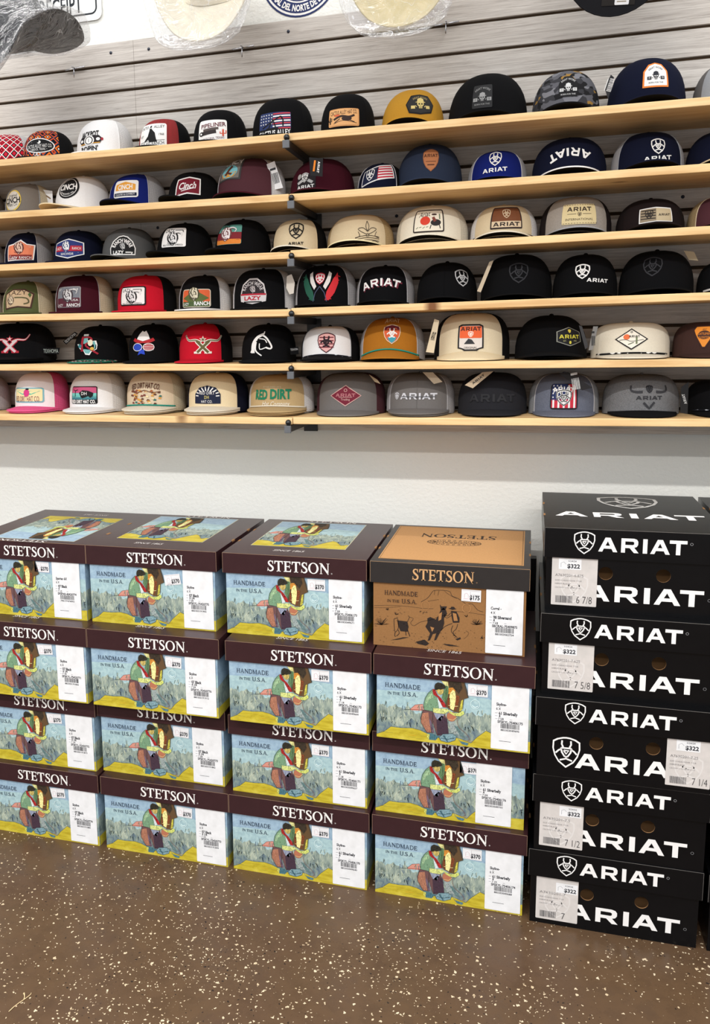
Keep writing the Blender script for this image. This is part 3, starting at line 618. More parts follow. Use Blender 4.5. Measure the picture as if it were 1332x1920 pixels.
def size_label(parent, x0, w, z0, z1, lines, seed):
    d = Design(); cx = x0+w/2; d.rect(cx, (z0+z1)/2, w, z1-z0, 'paper', 10, .002)
    a, c, e, f, g, num, cap_ = lines; H = z1-z0; zz = lambda k: z1-H*k
    def T(t, fx, k, h, b=.01, wd=None):
        vs, fs, w0 = glyphs(t, b, 0); wd = wd or w0*h*1.1; d.place(vs, fs, w0, x0+w*fx+wd/2, zz(k), h, INK, 11, wd, 0, None, False)
    T(a, .13, .29, .0070, .03); T(c, .13, .36, .0066); T(e, .20, .43, .0074, .035); T(f, .20, .475, .0066, .035); T(g, .19, .52, .0056, .02)
    for k in (.43, .475, .52): d.line([(x0+w*.1, zz(k)), (x0+w*.17, zz(k))], .0008, (120, 120, 126), 11)
    d.line([(x0+w*.5, zz(.52)), (x0+w*.56, zz(.52))], .0008, (120, 120, 126), 11)
    T(num, .17, .565, .0060, .03, w*.68); barcode(d, x0+w*.26, zz(.665), w*.5, .0125, INK, 11, seed); T(cap_, .26, .692, .0046, .02, w*.5)
    d.line([(x0+w*.22, zz(.87)), (x0+w*.54, zz(.87))], .0010, (60, 60, 66), 11)
    return put_on(d, boxmap(0, 0, 1, 0), 'size_label', parent)
def price_sticker(parent, cx, cz, price, rot=0):
    d = Design(); d.rect(0, 0, .047, .030, 'paper', 6, .001)
    for z in (-.0125, .0125): d.line([(-.021, z), (.021, z)], .0004, (150, 120, 130), 7)
    d.line([(-.002, .0105), (-.002, -.012)], .0004, (150, 120, 130), 7); d.line([(-.002, .003), (.021, .003)], .0004, (150, 120, 130), 7)
    d.txt(price, .0085, -.0045, .0105, (40, 40, 46), 7, w=.024, bold=.035); d.line([(-.016, -.006), (-.016, .003), (-.011, .006), (-.007, .001), (-.007, -.006)], .0005, (190, 130, 140), 7); d.line([(-.018, -.0085), (-.005, -.0085)], .0006, (200, 110, 120), 7)
    c, s = math.cos(R(rot)), math.sin(R(rot)); f = lambda x, y, L: (cx+x*c-y*s, -.0004-L*.00025, cz+x*s+y*c)
    return put_on(d, f, 'price_sticker', parent)
def handmade(parent, col, x=.021, w=.088):
    d = Design(); d.stetson(x+w/2, .1415, .0118, col, 6, w=w, word='HANDMADE'); d.stetson(x+.022, .1205, .0072, col, 6, w=.031, word='IN THE'); d.stetson(x+.062, .1215, .0108, col, 6, w=.038, word='U.S.A.')
    return put_on(d, boxmap(0, 0, 1, 0), 'printed_slogan', parent)
def rider_box(lx, rx_or_none, Yd, row, lines, label, seed, flip=False, yaw=0, labx=None, stick=(.248, .148, 0), lidtilt=0):
    """lx = pixel x, y of the lid's lower left front corner on the plane Yd"""
    z0 = row*HBH
    x0 = lx+(LIDW-HBW)/2
    t = empty('hat_box', (x0, Yd, z0), (0, 0, R(yaw))); tag(t, label, 'hat box', 'western scene hat boxes')
    shared('rb', lambda: carton_body(HBW, HBD, HBH-.004, 'sky').build('box_body', t, bevel=.0008), 'box_body', t)
    shared('rp', lambda: put_on(rider_picture(), boxmap(0, 0, 1, 0), 'printed_picture', t), 'printed_picture', t)
    def side():
        d = Design(); D_ = HBD; d.poly([(0, 0), (D_, 0), (D_, .09), (.3, .1), (.2, .085), (.1, .095), (0, .088)], 'sage', 1); d.poly([(0, 0), (D_, 0), (D_, .03), (.25, .036), (.1, .024), (0, .03)], 'yellow', 2)
        return put_on(d, (lambda x, y, L: (HBW+.0004+L*.0002, x, y)), 'side_print', t)
    shared('rs', side, 'side_print', t)
    if labx is None: handmade(t, (44, 58, 78)); shx = 0
    else: handmade(t, (44, 58, 78), .020, .086); shx = labx
    size_label(t, .281+shx, .087, .004, .1665, lines, seed); price_sticker(t, stick[0], stick[1], '$370', stick[2])
    def seal():
        d = Design(); d.ring(.242, .112, .0115, .012, .0012, (212, 232, 232), 6); d.line([(.235, .108), (.242, .104), (.249, .108)], .0016, (226, 240, 240), 6); return put_on(d, boxmap(0, 0, 1, 0), 'seal_sticker', t)
    shared('seal', seal, 'seal_sticker', t)
    L = empty('lid', (-(LIDW-HBW)/2, -(LIDW-HBW)/2+.002, HBH-LIDH)); L.parent = t
    Dl = HBD+.008
    o = shared('lid', lambda: carton_lid(LIDW, Dl, LIDH, 'carton').build('lid', None, bevel=.0012), 'lid', None)
    bpy.data.objects.remove(L); o.parent = t; o.location = (-(LIDW-HBW)/2, -(LIDW-HBW)/2+.002, HBH-LIDH); L = o; L.rotation_euler = (0, R(lidtilt), 0)
    def brand():
        d = Design(); d.stetson(.209, .0265, .0285, (236, 232, 228), 1, w=.166); d.ring(.298, .0145, .0016, .0016, .0005, (236, 232, 228), 1); return put_on(d, boxmap(0, 0, 1, 0), 'brand_lettering', L)
    shared('brand', brand, 'brand_lettering', L)
    def top(fl):
        def mk():
            d = Design(); y0, y1, x0_, x1_ = .095, .405, .052, .312
            d.poly([(x0_-.002, y0-.002), (x1_+.002, y0-.002), (x1_+.002, y1+.002), (x0_-.002, y1+.002)], (206, 200, 170), 0)
            p = rider_picture()
            fx = lambda x, y: (x0_+(x-.08)/.235*(x1_-x0_), y0+(y)/.17*(y1-y0))
            mb = MB(); m = lambda x, y, LL: ((x, y) if not fl else (LIDW-x, Dl-.0-y))
            sub = MB()
            for vs, fs, col, LL in p.it:
                cl = [fx(min(max(x, .08), .315), min(max(y, 0), .17)) for x, y in vs]
                mb.add([(*m(x, y, LL), LIDH+.0003+.00012*LL) for x, y in cl], fs, col)
            d.stetson(.205, .445-.02, .022, (214, 208, 204), 1, w=.15); d.txt('SINCE 1865', .17, .052, .016, (214, 208, 204), 1, w=.085, shear=.2)
            for vs, fs, col, LL in d.it: mb.add([(*m(x, y, LL), LIDH+.0003+(.0001 if LL else -.0001)) for x, y in vs], fs, col)
            return mb.build('lid_picture', L)
        return mk
    shared('top%d' % flip, top(flip), 'lid_picture', L)
    return t
BK, SB = '07 Black', '61 Silverbelly'
YA, YB, YC, YD = 2.088, 2.032, 2.066, 2.048
def lidx(px, py, Y): return at(px, py, Y)[0]
# first column, cut off by the left edge of the photo: lid right edges measured
for r_, (px, py, Y, ln, lab, fl) in enumerate([
    (187.5, 1482, YD, ('Skyline', '6 X', BK, '4 1/4', '7', 'SFSKYL-75420770', '883303191880'), 'western scene hat box on the floor, bottom of the stack cut by the left edge', False),
    (181.4, 1343, YC, ('Skyline', '6 X', BK, '4 1/4', '7 1/4', 'SFSKYL-75420772', '883303191873'), 'western scene hat box second up in the stack cut by the left edge', False),
    (165.5, 1204, YB, ('Skyline', '6 X', BK, '4 1/4', '7 1/8', 'SFSKYL-75420771', '883303191866'), 'western scene hat box third up in the stack cut by the left edge', False),
    (164, 1048, YA, ('Spartan 6X', '6 X', BK, '4', '7 1/2', 'SPSPAR-40420774', '790177474093'), 'western scene hat box on top of the leftmost stack, its lid picture upside down', True)]):
    rider_box(lidx(px, py, Y)-LIDW-.0015, None, Y, r_, ln, lab, 10+r_, fl, labx=(-.012 if r_ == 3 else 0), stick=(.236, .149, 0) if r_ == 3 else (.245, .148, 4))
for r_, (px, py, Y, ln, lab) in enumerate([
    (191, 1486, YD, ('Skyline', '6 X', BK, '4 1/4', '7 1/2', 'SFSKYL-75420773', '883303191899'), 'western scene hat box on the floor, bottom of the second stack from the left'),
    (185, 1346, 2.078, ('Skyline', '6 X', BK, '4 1/4', '7 3/8', 'SFSKYL-75420773', '883303191882'), 'western scene hat box in the second stack, lid name half hidden by the box above'),
    (165.5, 1210, YB, ('Skyline', '6 X', BK, '4 1/4', '7 3/4', 'SFSKYL-75420776', '883303191912'), 'western scene hat box second from the top in the second stack from the left'),
    (163, 1050, YA, ('Skyline', '6 X', BK, '4 1/4', '7 5/8', 'SFSKYL-75420775', '883303191905'), 'western scene hat box on top of the second stack, with a crooked price sticker')]):
    rider_box(lidx(px, py, Y), None, Y, r_, ln, lab, 20+r_, stick=(.25, .137, 8) if r_ == 3 else (.247, .146, -2), yaw=0)
for r_, (px, py, Y, ln, lab) in enumerate([
    (431, 1525, YD, ('Skyline-', '6 X', SB, '4', '7', 'SFSKYL-75406170', '883303049640'), 'western scene hat box on the floor, bottom of the third stack from the left'),
    (429.5, 1373, YC, ('Skyline-', '6 X', SB, '4', '7 1/8', 'SFSKYL-75406171', '883303049657'), 'western scene hat box second up in the third stack from the left'),
    (424, 1231.5, YB, ('Skyline-', '6 X', SB, '4', '7 1/4', 'SFSKYL-75406172', '883303049664'), 'western scene hat box third up in the third stack, with a silverbelly label'),
    (418.5, 1065.5, YA, ('Skyline-', '6 X', SB, '4', '7 3/8', 'SFSKYL-75406173', '883303049671'), 'western scene hat box on top of the third stack, left of the kraft box')]):
    rider_box(lidx(px, py, Y), None, Y, r_, ln, lab, 30+r_)
for r_, (px, py, Y, ln, lab) in enumerate([
    (698.4, 1565.7, YD, ('Skyline-', '6 X', SB, '4', '7 1/2', 'SFSKYL-75406174', '883303049688'), 'western scene hat box on the floor beside the black boxes'),
    (699, 1411.5, YC, ('Skyline-', '6 X', SB, '4', '7 3/4', 'SFSKYL-75406176', '883303049701'), 'western scene hat box third down in the fourth stack, label set in from the edge'),
    (701, 1257.7, YB, ('Skyline-', '6 X', SB, '4', '7 5/8', 'SFSKYL-75406175', '883303049695'), 'western scene hat box directly under the kraft box')]):
    rider_box(lidx(px, py, Y), None, Y, r_, ln, lab, 40+r_, labx=(-.026 if r_ == 1 else None), stick=(.238, .148, 0) if r_ == 1 else (.248, .148, 0))

def kraft_box():
    Y = 2.086; x0 = lidx(694.5, 1083.5, Y); t = empty('hat_box', (x0+.008, Y, 3*HBH)); tag(t, 'brown kraft hat box with a line drawing, on top of the fourth stack', 'hat box')
    carton_body(HBW, HBD, HBH-.004, 'kraftd').build('box_body', t, bevel=.0008)
    def c(x, y): return ((x-72-(y-518)*.005)/1105*HBW, (975+(x-75)*.0997-y)/(457+(x-75)*.02)*.1665)
    K = lambda *p: [c(x, y) for x, y in p]
    d = Design(); ink = (44, 34, 30); ln = lambda w, *p: d.line(K(*p), w, ink, 1, 3); r = random.Random(5)
    ln(.0009, (430, 670), (480, 640), (510, 600), (530, 588), (600, 590), (640, 600), (655, 630), (700, 650), (760, 690), (800, 690), (840, 735), (880, 750))
    ln(.0007, (530, 588), (526, 620)); ln(.0007, (560, 592), (552, 625)); ln(.0006, (480, 665), (560, 655)); ln(.0006, (600, 595), (640, 625), (690, 650))
    ln(.0006, (80, 690), (200, 690), (330, 700), (440, 716), (520, 720)); ln(.0006, (640, 740), (760, 750), (890, 772)); ln(.0005, (80, 705), (180, 706), (280, 700)); ln(.0006, (760, 885), (780, 900), (770, 925), (745, 945))
    for (bx, by, s) in ((135, 800, 62), (835, 820, 46), (245, 748, 22), (690, 640, 0), (760, 775, 20), (180, 715, 18), (880, 935, 20)):
        for k in range(26 if s > 30 else 9):
            a = r.uniform(.1, PI-.1); l = s*r.uniform(.5, 1); ln(.0007, (bx, by+s*.5), (bx+.6*l*math.cos(a), by+s*.5-.6*l*math.sin(a)), (bx+l*math.cos(a), by+s*.5-l*math.sin(a)))
    d.poly(K((255, 800), (330, 810), (340, 850), (332, 885), (280, 880), (262, 840)), ink, 1)      # calf
    ln(.0013, (230, 790), (255, 785), (262, 820), (262, 860), (240, 885), (232, 840), (230, 790)); ln(.0016, (240, 885), (236, 912), (246, 918)); ln(.0016, (262, 870), (270, 895), (250, 915)); ln(.0018, (332, 870), (345, 905), (350, 920)); ln(.0016, (318, 880), (322, 912)); ln(.001, (330, 812), (345, 780), (335, 768))
    ln(.0008, (345, 778), (375, 790), (355, 820), (380, 842), (430, 815), (510, 800), (560, 780), (610, 770)); d.poly(K((205, 945), (300, 925), (345, 926), (260, 942)), ink, 1)
    d.poly(K((478, 790), (500, 780), (540, 800), (560, 770), (575, 730), (595, 715), (615, 735), (622, 760), (600, 790), (602, 830), (590, 870), (575, 890), (560, 920), (545, 950), (530, 952), (545, 900), (520, 905), (500, 950), (482, 955), (500, 900), (465, 850), (480, 820)), ink, 1)   # horse
    d.poly(K((568, 690), (580, 705), (600, 705), (620, 705), (610, 730), (575, 730)), ink, 1); d.poly(K((560, 760), (585, 745), (580, 800), (560, 810)), (164, 116, 70), 2); d.poly(K((500, 850), (530, 860), (515, 890)), (164, 116, 70), 2)
    d.poly(K((630, 720), (645, 718), (652, 708), (672, 710), (680, 722), (690, 726), (660, 732)), ink, 1); d.poly(K((650, 738), (690, 745), (712, 790), (712, 825), (665, 825), (655, 780)), ink, 1); d.poly(K((662, 752), (688, 760), (700, 812), (672, 812)), (164, 116, 70), 2)
    ln(.0012, (650, 750), (625, 775), (600, 762)); ln(.0011, (655, 770), (620, 790), (600, 770)); ln(.0013, (660, 830), (610, 850), (580, 880)); ln(.0013, (700, 835), (690, 870), (668, 895), (690, 930)); ln(.0013, (665, 845), (655, 890), (700, 935)); d.poly(K((685, 945), (720, 932), (726, 944), (700, 955)), ink, 1)
    d.poly(K((395, 960), (460, 945), (495, 975), (470, 990), (410, 975)), ink, 1); d.poly(K((590, 980), (640, 982), (720, 1000), (640, 996)), ink, 1)
    for k in range(60): x = r.uniform(360, 880); y = r.uniform(880, 1030); d.line(K((x, y), (x+r.uniform(3, 12), y+2)), .0008, ink, 1)
    for k in range(24): x = r.uniform(85, 350); y = r.uniform(700, 990); d.line(K((x, y), (x+r.uniform(3, 16), y+2)), .0007, ink, 1)
    for k in range(8): x = r.uniform(410, 500); d.line(K((x, 745+r.uniform(-6, 14)), (x+9, 735+r.uniform(-4, 14))), .0008, ink, 1)
    put_on(d, boxmap(0, 0, 1, 0), 'printed_drawing', t); handmade(t, (52, 36, 34), .029, .083)
    size_label(t, .279, .088, .004, .1665, ('Corral -', '4 X', '98 Silversand', '4', '7 5/8', 'SBCRAL-75409875', '883303062724'), 77); price_sticker(t, .243, .147, '$175', -1)
    d = Design(); d.ring(.232, .114, .0105, .0115, .0008, (196, 142, 90), 6); d.ring(.132, .114, .0105, .0115, .0006, (186, 132, 84), 6); put_on(d, boxmap(0, 0, 1, 0), 'seal_sticker', t)
    L = carton_lid(LIDW, HBD+.01, LIDH, 'cdark', (176, 140, 104)).build('lid', t, bevel=.0012); L.location = (-.008, -.006, HBH-LIDH)
    d = Design(); d.stetson(.182, .0265, .0285, (206, 160, 112), 1, w=.150); d.ring(.264, .0145, .0016, .0016, .0005, (160, 124, 90), 1); put_on(d, boxmap(0, 0, 1, 0), 'brand_lettering', L)
    mb = MB(); T = lambda x, y, LL: (LIDW-x, HBD+.01-y, LIDH+.0003+.0002*LL); d = Design(); x0_, x1_, y0, y1 = .016, .373, .016, .405
    d.poly([(x0_, y0), (x1_, y0), (x1_, y1), (x0_, y1)], 'kraft', 0)
    for q in (.004,): d.line([(x0_+q, y0+q), (x1_-q, y0+q), (x1_-q, y1-q), (x0_+q, y1-q), (x0_+q, y0+q)], .0012, (56, 44, 36), 1)
    d.stetson(.194, .125, .042, (60, 46, 38), 1, w=.205)
    for k in range(26):
        a = 2*PI*k/26; d.ring(.2+.062*math.cos(a), .2+.022*math.sin(a), .011, .013, .0014, (60, 46, 38), 1, 12)
    d.txt('CORRAL', .2, .2, .016, (60, 46, 38), 1, w=.07); d.put(mb, T); mb.build('lid_print', L)
kraft_box()

# ------------------------------------------------------------------ black boot-brand hat boxes
ABW, ABH, ABD, ALH, ALW = .379, .2, .46, .071, .392
AW = (232, 230, 228)
def shield_box(x, Y, z, lx, lw, size, sizex, label, code, silver=True, top=False, yaw=0, price=(.0, .0), ww=1):
    t = empty('hat_box', (x, Y, z), (0, 0, R(yaw))); tag(t, label, 'hat box', 'black hat boxes')
    shared('ab', lambda: carton_body(ABW, ABD, ABH-.004, 'cblack', ((.132, .095, .0155), (.255, .0965, .0155))).build('box_body', t, bevel=.0008), 'box_body', t)
    def pr():
        d = Design(); d.mark(.066, .064, .078, AW, 1, .05, w=.07); d.ariat(.214, .047, .038, AW, 1, w=.255); d.ring(.353, .045, .0035, .0035, .0008, (120, 120, 122), 1); return put_on(d, boxmap(0, 0, 1, 0), 'brand_print', t)
    shared('ap', pr, 'brand_print', t)
    d = Design(); w = lw; h = .116; x0 = lx; z0 = .013; d.rect(x0+w/2, z0+h/2, w, h, 'paperg', 4, .002); d.rect(x0+w*price[0]+.026, z0+h-.016+price[1], .05, .026, 'paper', 5)
    px = x0+w*price[0]+.026; pz = z0+h-.016+price[1]
    def T(s, X, Z_, hh, col=INK, bo=.0, wd=None, L=6): 
        vs, fs, w0 = glyphs(s, bo, 0); wd = wd or w0*hh; d.place(vs, fs, w0, X+wd/2, Z_, hh, col, L, wd, 0, None, False)
    T('$322', px-.006, pz-.0045, .0095, INK, .03, .028); T('5/24/24', px-.004, pz+.0075, .0036, (90, 90, 96), .01, .018)
    d.line([(px-.02, pz-.008), (px-.02, pz+.002), (px-.014, pz+.005), (px-.009, pz)], .0006, (110, 110, 116), 6)
    T(code, x0+.008, z0+h*.63, .0062, (130, 126, 126), 0, w*.62); T('SIZE 4 HEADGEAR 7 5/8', x0+.008, z0+h*.52, .0036, (150, 146, 146), 0, w*.58); T('H/BRIM BLACK', x0+.008, z0+h*.45, .0036, (140, 136, 136), 0, w*.33); T('CROWN 4 1/2 BRIM 4 1/4', x0+.008, z0+h*.37, .0036, (156, 152, 152), 0, w*.56)
    barcode(d, x0+w*.1, z0+.006, w*.38, .017, (96, 94, 96), 6, int(z*100)); T(size, x0+w*sizex, z0+.015, .0175, (60, 58, 60), -.01, w*(.34 if len(size) > 1 else .08))
    d.mark(x0+w*.5, z0+h*.36, .07, (214, 209, 206), 5, .05)
    put_on(d, boxmap(0, 0, 1, 0), 'size_label', t)
    L = shared('al', lambda: carton_lid(ALW, ABD+.012, ALH, 'cblack', (112, 108, 104)).build('lid', t, bevel=.0012), 'lid', t); L.location = (-(ALW-ABW)/2, -.0065, ABH-ALH)
    def lp():
        d = Design(); d.mark(.089, .038, .054, AW, 1, .05, w=.052); d.ariat(.213, .036, .0335, AW, 1, w=.187); d.ring(.3155, .0455, .0032, .0032, .0008, (140, 140, 142), 1)
        q = put_on(d, boxmap(0, 0, 1, 0), 'brand_lettering', L); return q
    shared('alp', lp, 'brand_lettering', L)
    def tp():
        d = Design(); mb = MB(); d.mark(.215, .345, .165, (206, 204, 200), 1, .05, w=.168); d.ariat(.2, .17, .058, AW, 1, w=.345); d.txt('TM', .385, .16, .006, (150, 150, 150), 1)
        d.put(mb, lambda X, Y_, LL: (X, Y_, ALH+.0004)); return mb.build('lid_print', L)
    shared('atp', tp, 'lid_print', L)
    return t
AX = [(993, 1730, 2.03, 0), (1001, 1590, 2.026, 1), (1006, 1455, 2.018, 2), (1015, 1303, 2.036, 3), (1022, 1144, 2.062, 4)]
for (px, py, Y, k), (lx, lw, sz, sxx, lab, code, pr) in zip(AX, [
    (.014, .098, '7', .62, 'black hat box on the floor, bottom of the black stack, its label marked 7', 'A7630201-7', (.46, -.01)),
    (.012, .100, '7 1/2', .6, 'black hat box second from the floor, its label marked 7 1/2', 'A7630201-7.5', (.44, -.004)),
    (.284, .094, '7 1/4', .6, 'black hat box mid-stack with its white label at the right end', 'A7630201-7.25', (.2, 0)),
    (.014, .101, '7 5/8', .6, 'black hat box second from the top, its label marked 7 5/8', 'A7630201-7.625', (.12, 0)),
    (.013, .101, '6 7/8', .56, 'black hat box on top of the stack, large white shield on its lid', 'A7630201-6.875', (.14, 0))]):
    shield_box(at(px, py, Y)[0], Y+.002, k*ABH, lx, lw, sz, sxx, lab, code, price=pr, yaw=0)
# neighbours cut by the right edge
for k, (px, py, Y, lab) in enumerate([(1322, 1785, 2.03, 'black hat box at the right edge of the photo, standing on the floor'), (1332, 1600, 2.04, 'black hat box at the right edge, second from the floor'), (1334, 1460, 2.05, 'black hat box at the right edge, third from the floor'), (1336, 1310, 2.05, 'black hat box at the right edge, fourth from the floor'), (1338, 1150, 2.06, 'black hat box topmost at the right edge, beside the white shield lid')]):
    shield_box(at(1322, 1785, 2.03)[0]+.004+.004*k, Y, k*ABH, .013, .1, '7', .62, lab, 'A7630201-7', yaw=0)
b = MB(); b.box((-.075, 2.565, 0), (.03, 2.598, .795), 'cblack'); o = b.build('folded_carton', bevel=.002); tag(o, 'flat black folded carton against the wall behind the gap beside the black stack', 'carton')

# ------------------------------------------------------------------ caps on the shelves
wt, bk, nv = (234, 232, 230), (14, 14, 17), (22, 30, 56)
class Crown:
    def __init__(s, a, b, h, raise_, e=.6, sh=.012): s.a, s.b, s.h, s.r, s.e, s.sh = a, b, h, raise_, e, sh
    def p(s, th, ph):
        ce = max(0, math.cos(ph))**s.e; se = max(0, math.sin(ph))**s.e
        x = s.a*math.sin(th)*ce; y = -s.b*math.cos(th)*ce+s.sh*se*se
        q = max(0, math.cos(th)); zb = s.r*q*q
        bs = 1-.16*(1-math.cos(th))/2*(1-se**4)
        return Vector((x, y, zb+(s.h*bs-zb)*se))
    def phi(s, th, z):
        q = max(0, math.cos(th)); zb = s.r*q*q; k = min(.985, max(0.0, (z-zb)/(s.h-zb))); return math.asin(k**(1/s.e))
    def on(s, th, z, off):
        ph = s.phi(th, z); p = s.p(th, ph); u = s.p(th+.02, ph)-s.p(th-.02, ph); v = s.p(th, min(1.5, ph+.03))-s.p(th, max(0, ph-.03))
        n = u.cross(v)
        if n.length < 1e-9: n = Vector((0, -1, 0))
        n.normalize()
        if n.dot(p) < 0: n = -n
        return p+n*off
NCAP = [0]
def cap(row, xl, xr, yt, front, back, label, pxy=None, design=None, yaw=0, curve=0, brim=None, under=None, piping=None, rope=None, button=None, seam=False,
        tags=(), nest=0, e=.6, tight=.95, kscale=1.0, name='trucker_cap', lift=0.0, bd=.086, fa=56, group=None, drop=None):
    if drop is None: drop = ((0, 0, .002, .005, .007, .009) if curve < .2 else (0, 0, 0, .004, .008, .009))[row]
    xc = (xl+xr)/2; P = at(xc, yt+30, 2.5); X = P[0]; zs = shelfz(row, X)+.0012
    al = math.atan2(X, 2.5); a = (at(xr, yt+40, 2.5)[0]-at(xl, yt+40, 2.5)[0])/2*math.cos(al)*tight
    lift = lift+nest*.005
    ztop = at(xc, yt, 2.505)[2]-zs-lift; h = min(.142 if row == 0 else .1285-lift, max(.085, ztop))
    t = empty(name, (X, WALLY-bd-.004, zs+lift), (0, 0, R(yaw))); 
    o = tag(t, label, 'cap', group); brim = brim or front; under = under or 'black'
    cr = Crown(a, bd, h, .012*curve+drop, e)
    def shell(t0, t1, n, key, nm, inset=0):
        mb = MB(); m = 11; vs = []; uv = []
        for j in range(m+1):
            ph = (PI/2)*(1-(1-j/m)**1.3) if j < m else PI/2-.02
            for i in range(n+1):
                th = t0+(t1-t0)*i/n; pp = cr.p(th, ph); vs.append(pp); uv.append((th*a, pp[2]+a-math.hypot(pp[0], pp[1])))
        for f_ in (1,):
            fs = [(j*(n+1)+i, j*(n+1)+i+1, (j+1)*(n+1)+i+1, (j+1)*(n+1)+i) for j in range(m) for i in range(n)]
            mb.add(vs, fs, key, uv)
        return mb.build(nm, t, True)
    FA = R(fa)
    shell(-FA, FA, 22, front, 'front_panel'); shell(FA, 2*PI-FA, 26, back, 'mesh_back' if str(back).startswith('m_') else 'back_panel')
    # brim with a top skin, an under skin and an edge
    mb = MB(); NS, NT = 24, 6; BA = R(62); L = .066*(bd/.086)
    def bp(s_, t_, dz):
        th = s_*BA; q = math.cos(th); x0, y0 = a*math.sin(th), -bd*math.cos(th)
        ln = L*(1-abs(s_)**(3.4 if curve < .5 else 2.6)); x = x0*(1+.07*t_*(1-abs(s_)**6)); y = y0-ln*t_
        z = .0125*curve*(max(0, 1-(x/(a*.96))**2))*(1+.10*t_)+drop*q*q*(1-t_)**1.15+.0016
        return (x, y, z+dz)
    top = [bp(-1+2*i/NS, j/NT, .0034) for j in range(NT+1) for i in range(NS+1)]; bot = [bp(-1+2*i/NS, j/NT, 0) for j in range(NT+1) for i in range(NS+1)]
    q = [(j*(NS+1)+i, (j+1)*(NS+1)+i, (j+1)*(NS+1)+i+1, j*(NS+1)+i+1) for j in range(NT) for i in range(NS)]
    mb.add(top, q, brim); mb.add(bot, [f[::-1] for f in q], under)
    k = NT*(NS+1); mb.add(top[k:]+bot[k:], [(i, NS+1+i, NS+2+i, i+1) for i in range(NS)], brim); mb.build('brim', t, True)
    mb = MB(); c = cr.p(0, PI/2-.02); mb.lathe([(.0001, .0045), (.004, .0035), (.0062, .0005), (.0065, -.001)], button or front, 10, (0, c[1], h)); mb.build('top_button', t, True)
    if piping:
        for sg in (-1, 1): mb = MB(); mb.tube([cr.on(sg*FA, cr.h*(j/14)*.985, .0004) for j in range(15)], .0012, piping, 6); mb.build('piping', t, True)
    if rope:
        mb = MB(); mb.tube([Vector(bp(-.97+1.94*i/30, .06, .0065)) for i in range(31)], .0022, rope, 7); mb.build('rope', t, True)
    if seam:
        mb = MB(); mb.tube([cr.on(0, cr.r+(cr.h-cr.r)*(j/14)*.97, .0001) for j in range(15)], .0005, front, 5); mb.build('centre_seam', t, True)
    if design:
        rz = Matrix.Rotation(-R(yaw), 3, 'Z')
        def hit(px, py):
            for i in range(400):
                Y = 2.33+.0006*i; p = rz @ (at(px, py, Y)-o.location); z = p[2]
                if z < -.02 or z >= h: continue
                qz = max(0.0, z)
                th = math.atan2(p[0]/a, -p[1]/bd); ph = cr.phi(th, qz); g = cr.p(th, ph)
                if math.hypot(p[0], p[1]) <= math.hypot(g[0], g[1]): return th, z
            return None
        hc = hit(*pxy)
        if hc is None: hc = (0, h*.5); 
        h1, h2, h3, h4 = hit(pxy[0]+4, pxy[1]), hit(pxy[0]-4, pxy[1]), hit(pxy[0], pxy[1]-4), hit(pxy[0], pxy[1]+4)
        dth = (h1[0]-h2[0])/8 if h1 and h2 else .0155; dz = (h3[1]-h4[1])/8 if h3 and h4 else .00145
        dth = min(.03, max(.010, dth))*kscale; dz = min(.0022, max(.001, dz))*kscale*(.93 if row == 0 else 1); off = .001
        if row == 0: hc = (hc[0], hc[1]+.0035)
        d = Design(); design(d)
        put_on(d, lambda x, y, LL: cr.on(hc[0]+x*dth, min(h*.97, max(cr.r*.3, hc[1]+y*dz)), off+LL*.00035), 'front_patch', t)
    for tg in tags:                                      # hanging paper tags: corner pixels read at their own distance
        pts, Y, col, txt = tg[:4]; rz = Matrix.Rotation(-R(yaw), 3, 'Z')
        v = [rz @ (at(px, py, Y+(tg[4]*i if len(tg) > 4 else 0))-o.location) for i, (px, py) in enumerate(pts)]
        n = (v[1]-v[0]).cross(v[2]-v[0]).normalized()
        if n[1] > 0: n = -n
        mb = MB(); m = len(v); mb.add([p for p in v]+[p-n*.0008 for p in v], [tuple(range(m)), tuple(range(2*m-1, m-1, -1))]+[(i, (i+1) % m, m+(i+1) % m, m+i) for i in range(m)], col)
        if txt:
            # lettering runs from the middle of the edge 0-3 to the middle of the edge 1-2
            s0 = (v[0]+v[-1])/2; s1 = (v[1]+v[2])/2; ux = (s1-s0); wd = ux.length; ux.normalize(); uy = ux.cross(-n).normalized()
            if uy.dot(v[0]-v[-1]) < 0: uy = -uy
            d = Design(); txt(d, wd, (v[0]-v[-1]).length); mid = (s0+s1)/2; d.put(mb, lambda x, y, LL: mid+ux*x+uy*y+n*(.0003+.0002*LL))
        mb.build('hang_tag', t)
    if nest:
        kids = [c for c in t.children if c.name.split('.')[0] in ('front_panel', 'mesh_back', 'back_panel', 'brim')]
        for k in range(1, nest+1):
            r2 = t.copy(); C.objects.link(r2); r2.location = (t.location[0]+(.003 if k % 2 else -.002), t.location[1]-.001, t.location[2]-.005*k); r2.scale = (.955**k, .955**k, .95**k)
            r2['label'] = ('matching cap nested under the ' if k == 1 else 'lowest cap nested under the ')+label.split(',')[0]; r2['group'] = 'nested spare caps'
            for c in kids: c2 = c.copy(); C.objects.link(c2); c2.parent = r2
    return t
def word_tag(word, col=(40, 36, 34), frac=.45):
    return lambda d, w, h: (d.ariat(0, 0, h*frac*.55, col, 1, w=w*.62) if word == 'ARIAT' else d.txt(word, 0, 0, h*frac, col, 1, w=w*.7))
def code_tag(col=(50, 50, 54)):
    def f(d, w, h):
        r = random.Random(int(w*1e5)); x = -w*.36
        while x < w*.36: bw = r.uniform(.0008, .002); d.poly([(x, -h*.3), (x+bw, -h*.3), (x+bw, h*.1), (x, h*.1)], col, 1); x += bw+r.uniform(.0008, .0016)
        d.line([(-w*.36, h*.25), (w*.3, h*.25)], h*.08, col, 1)
    return f
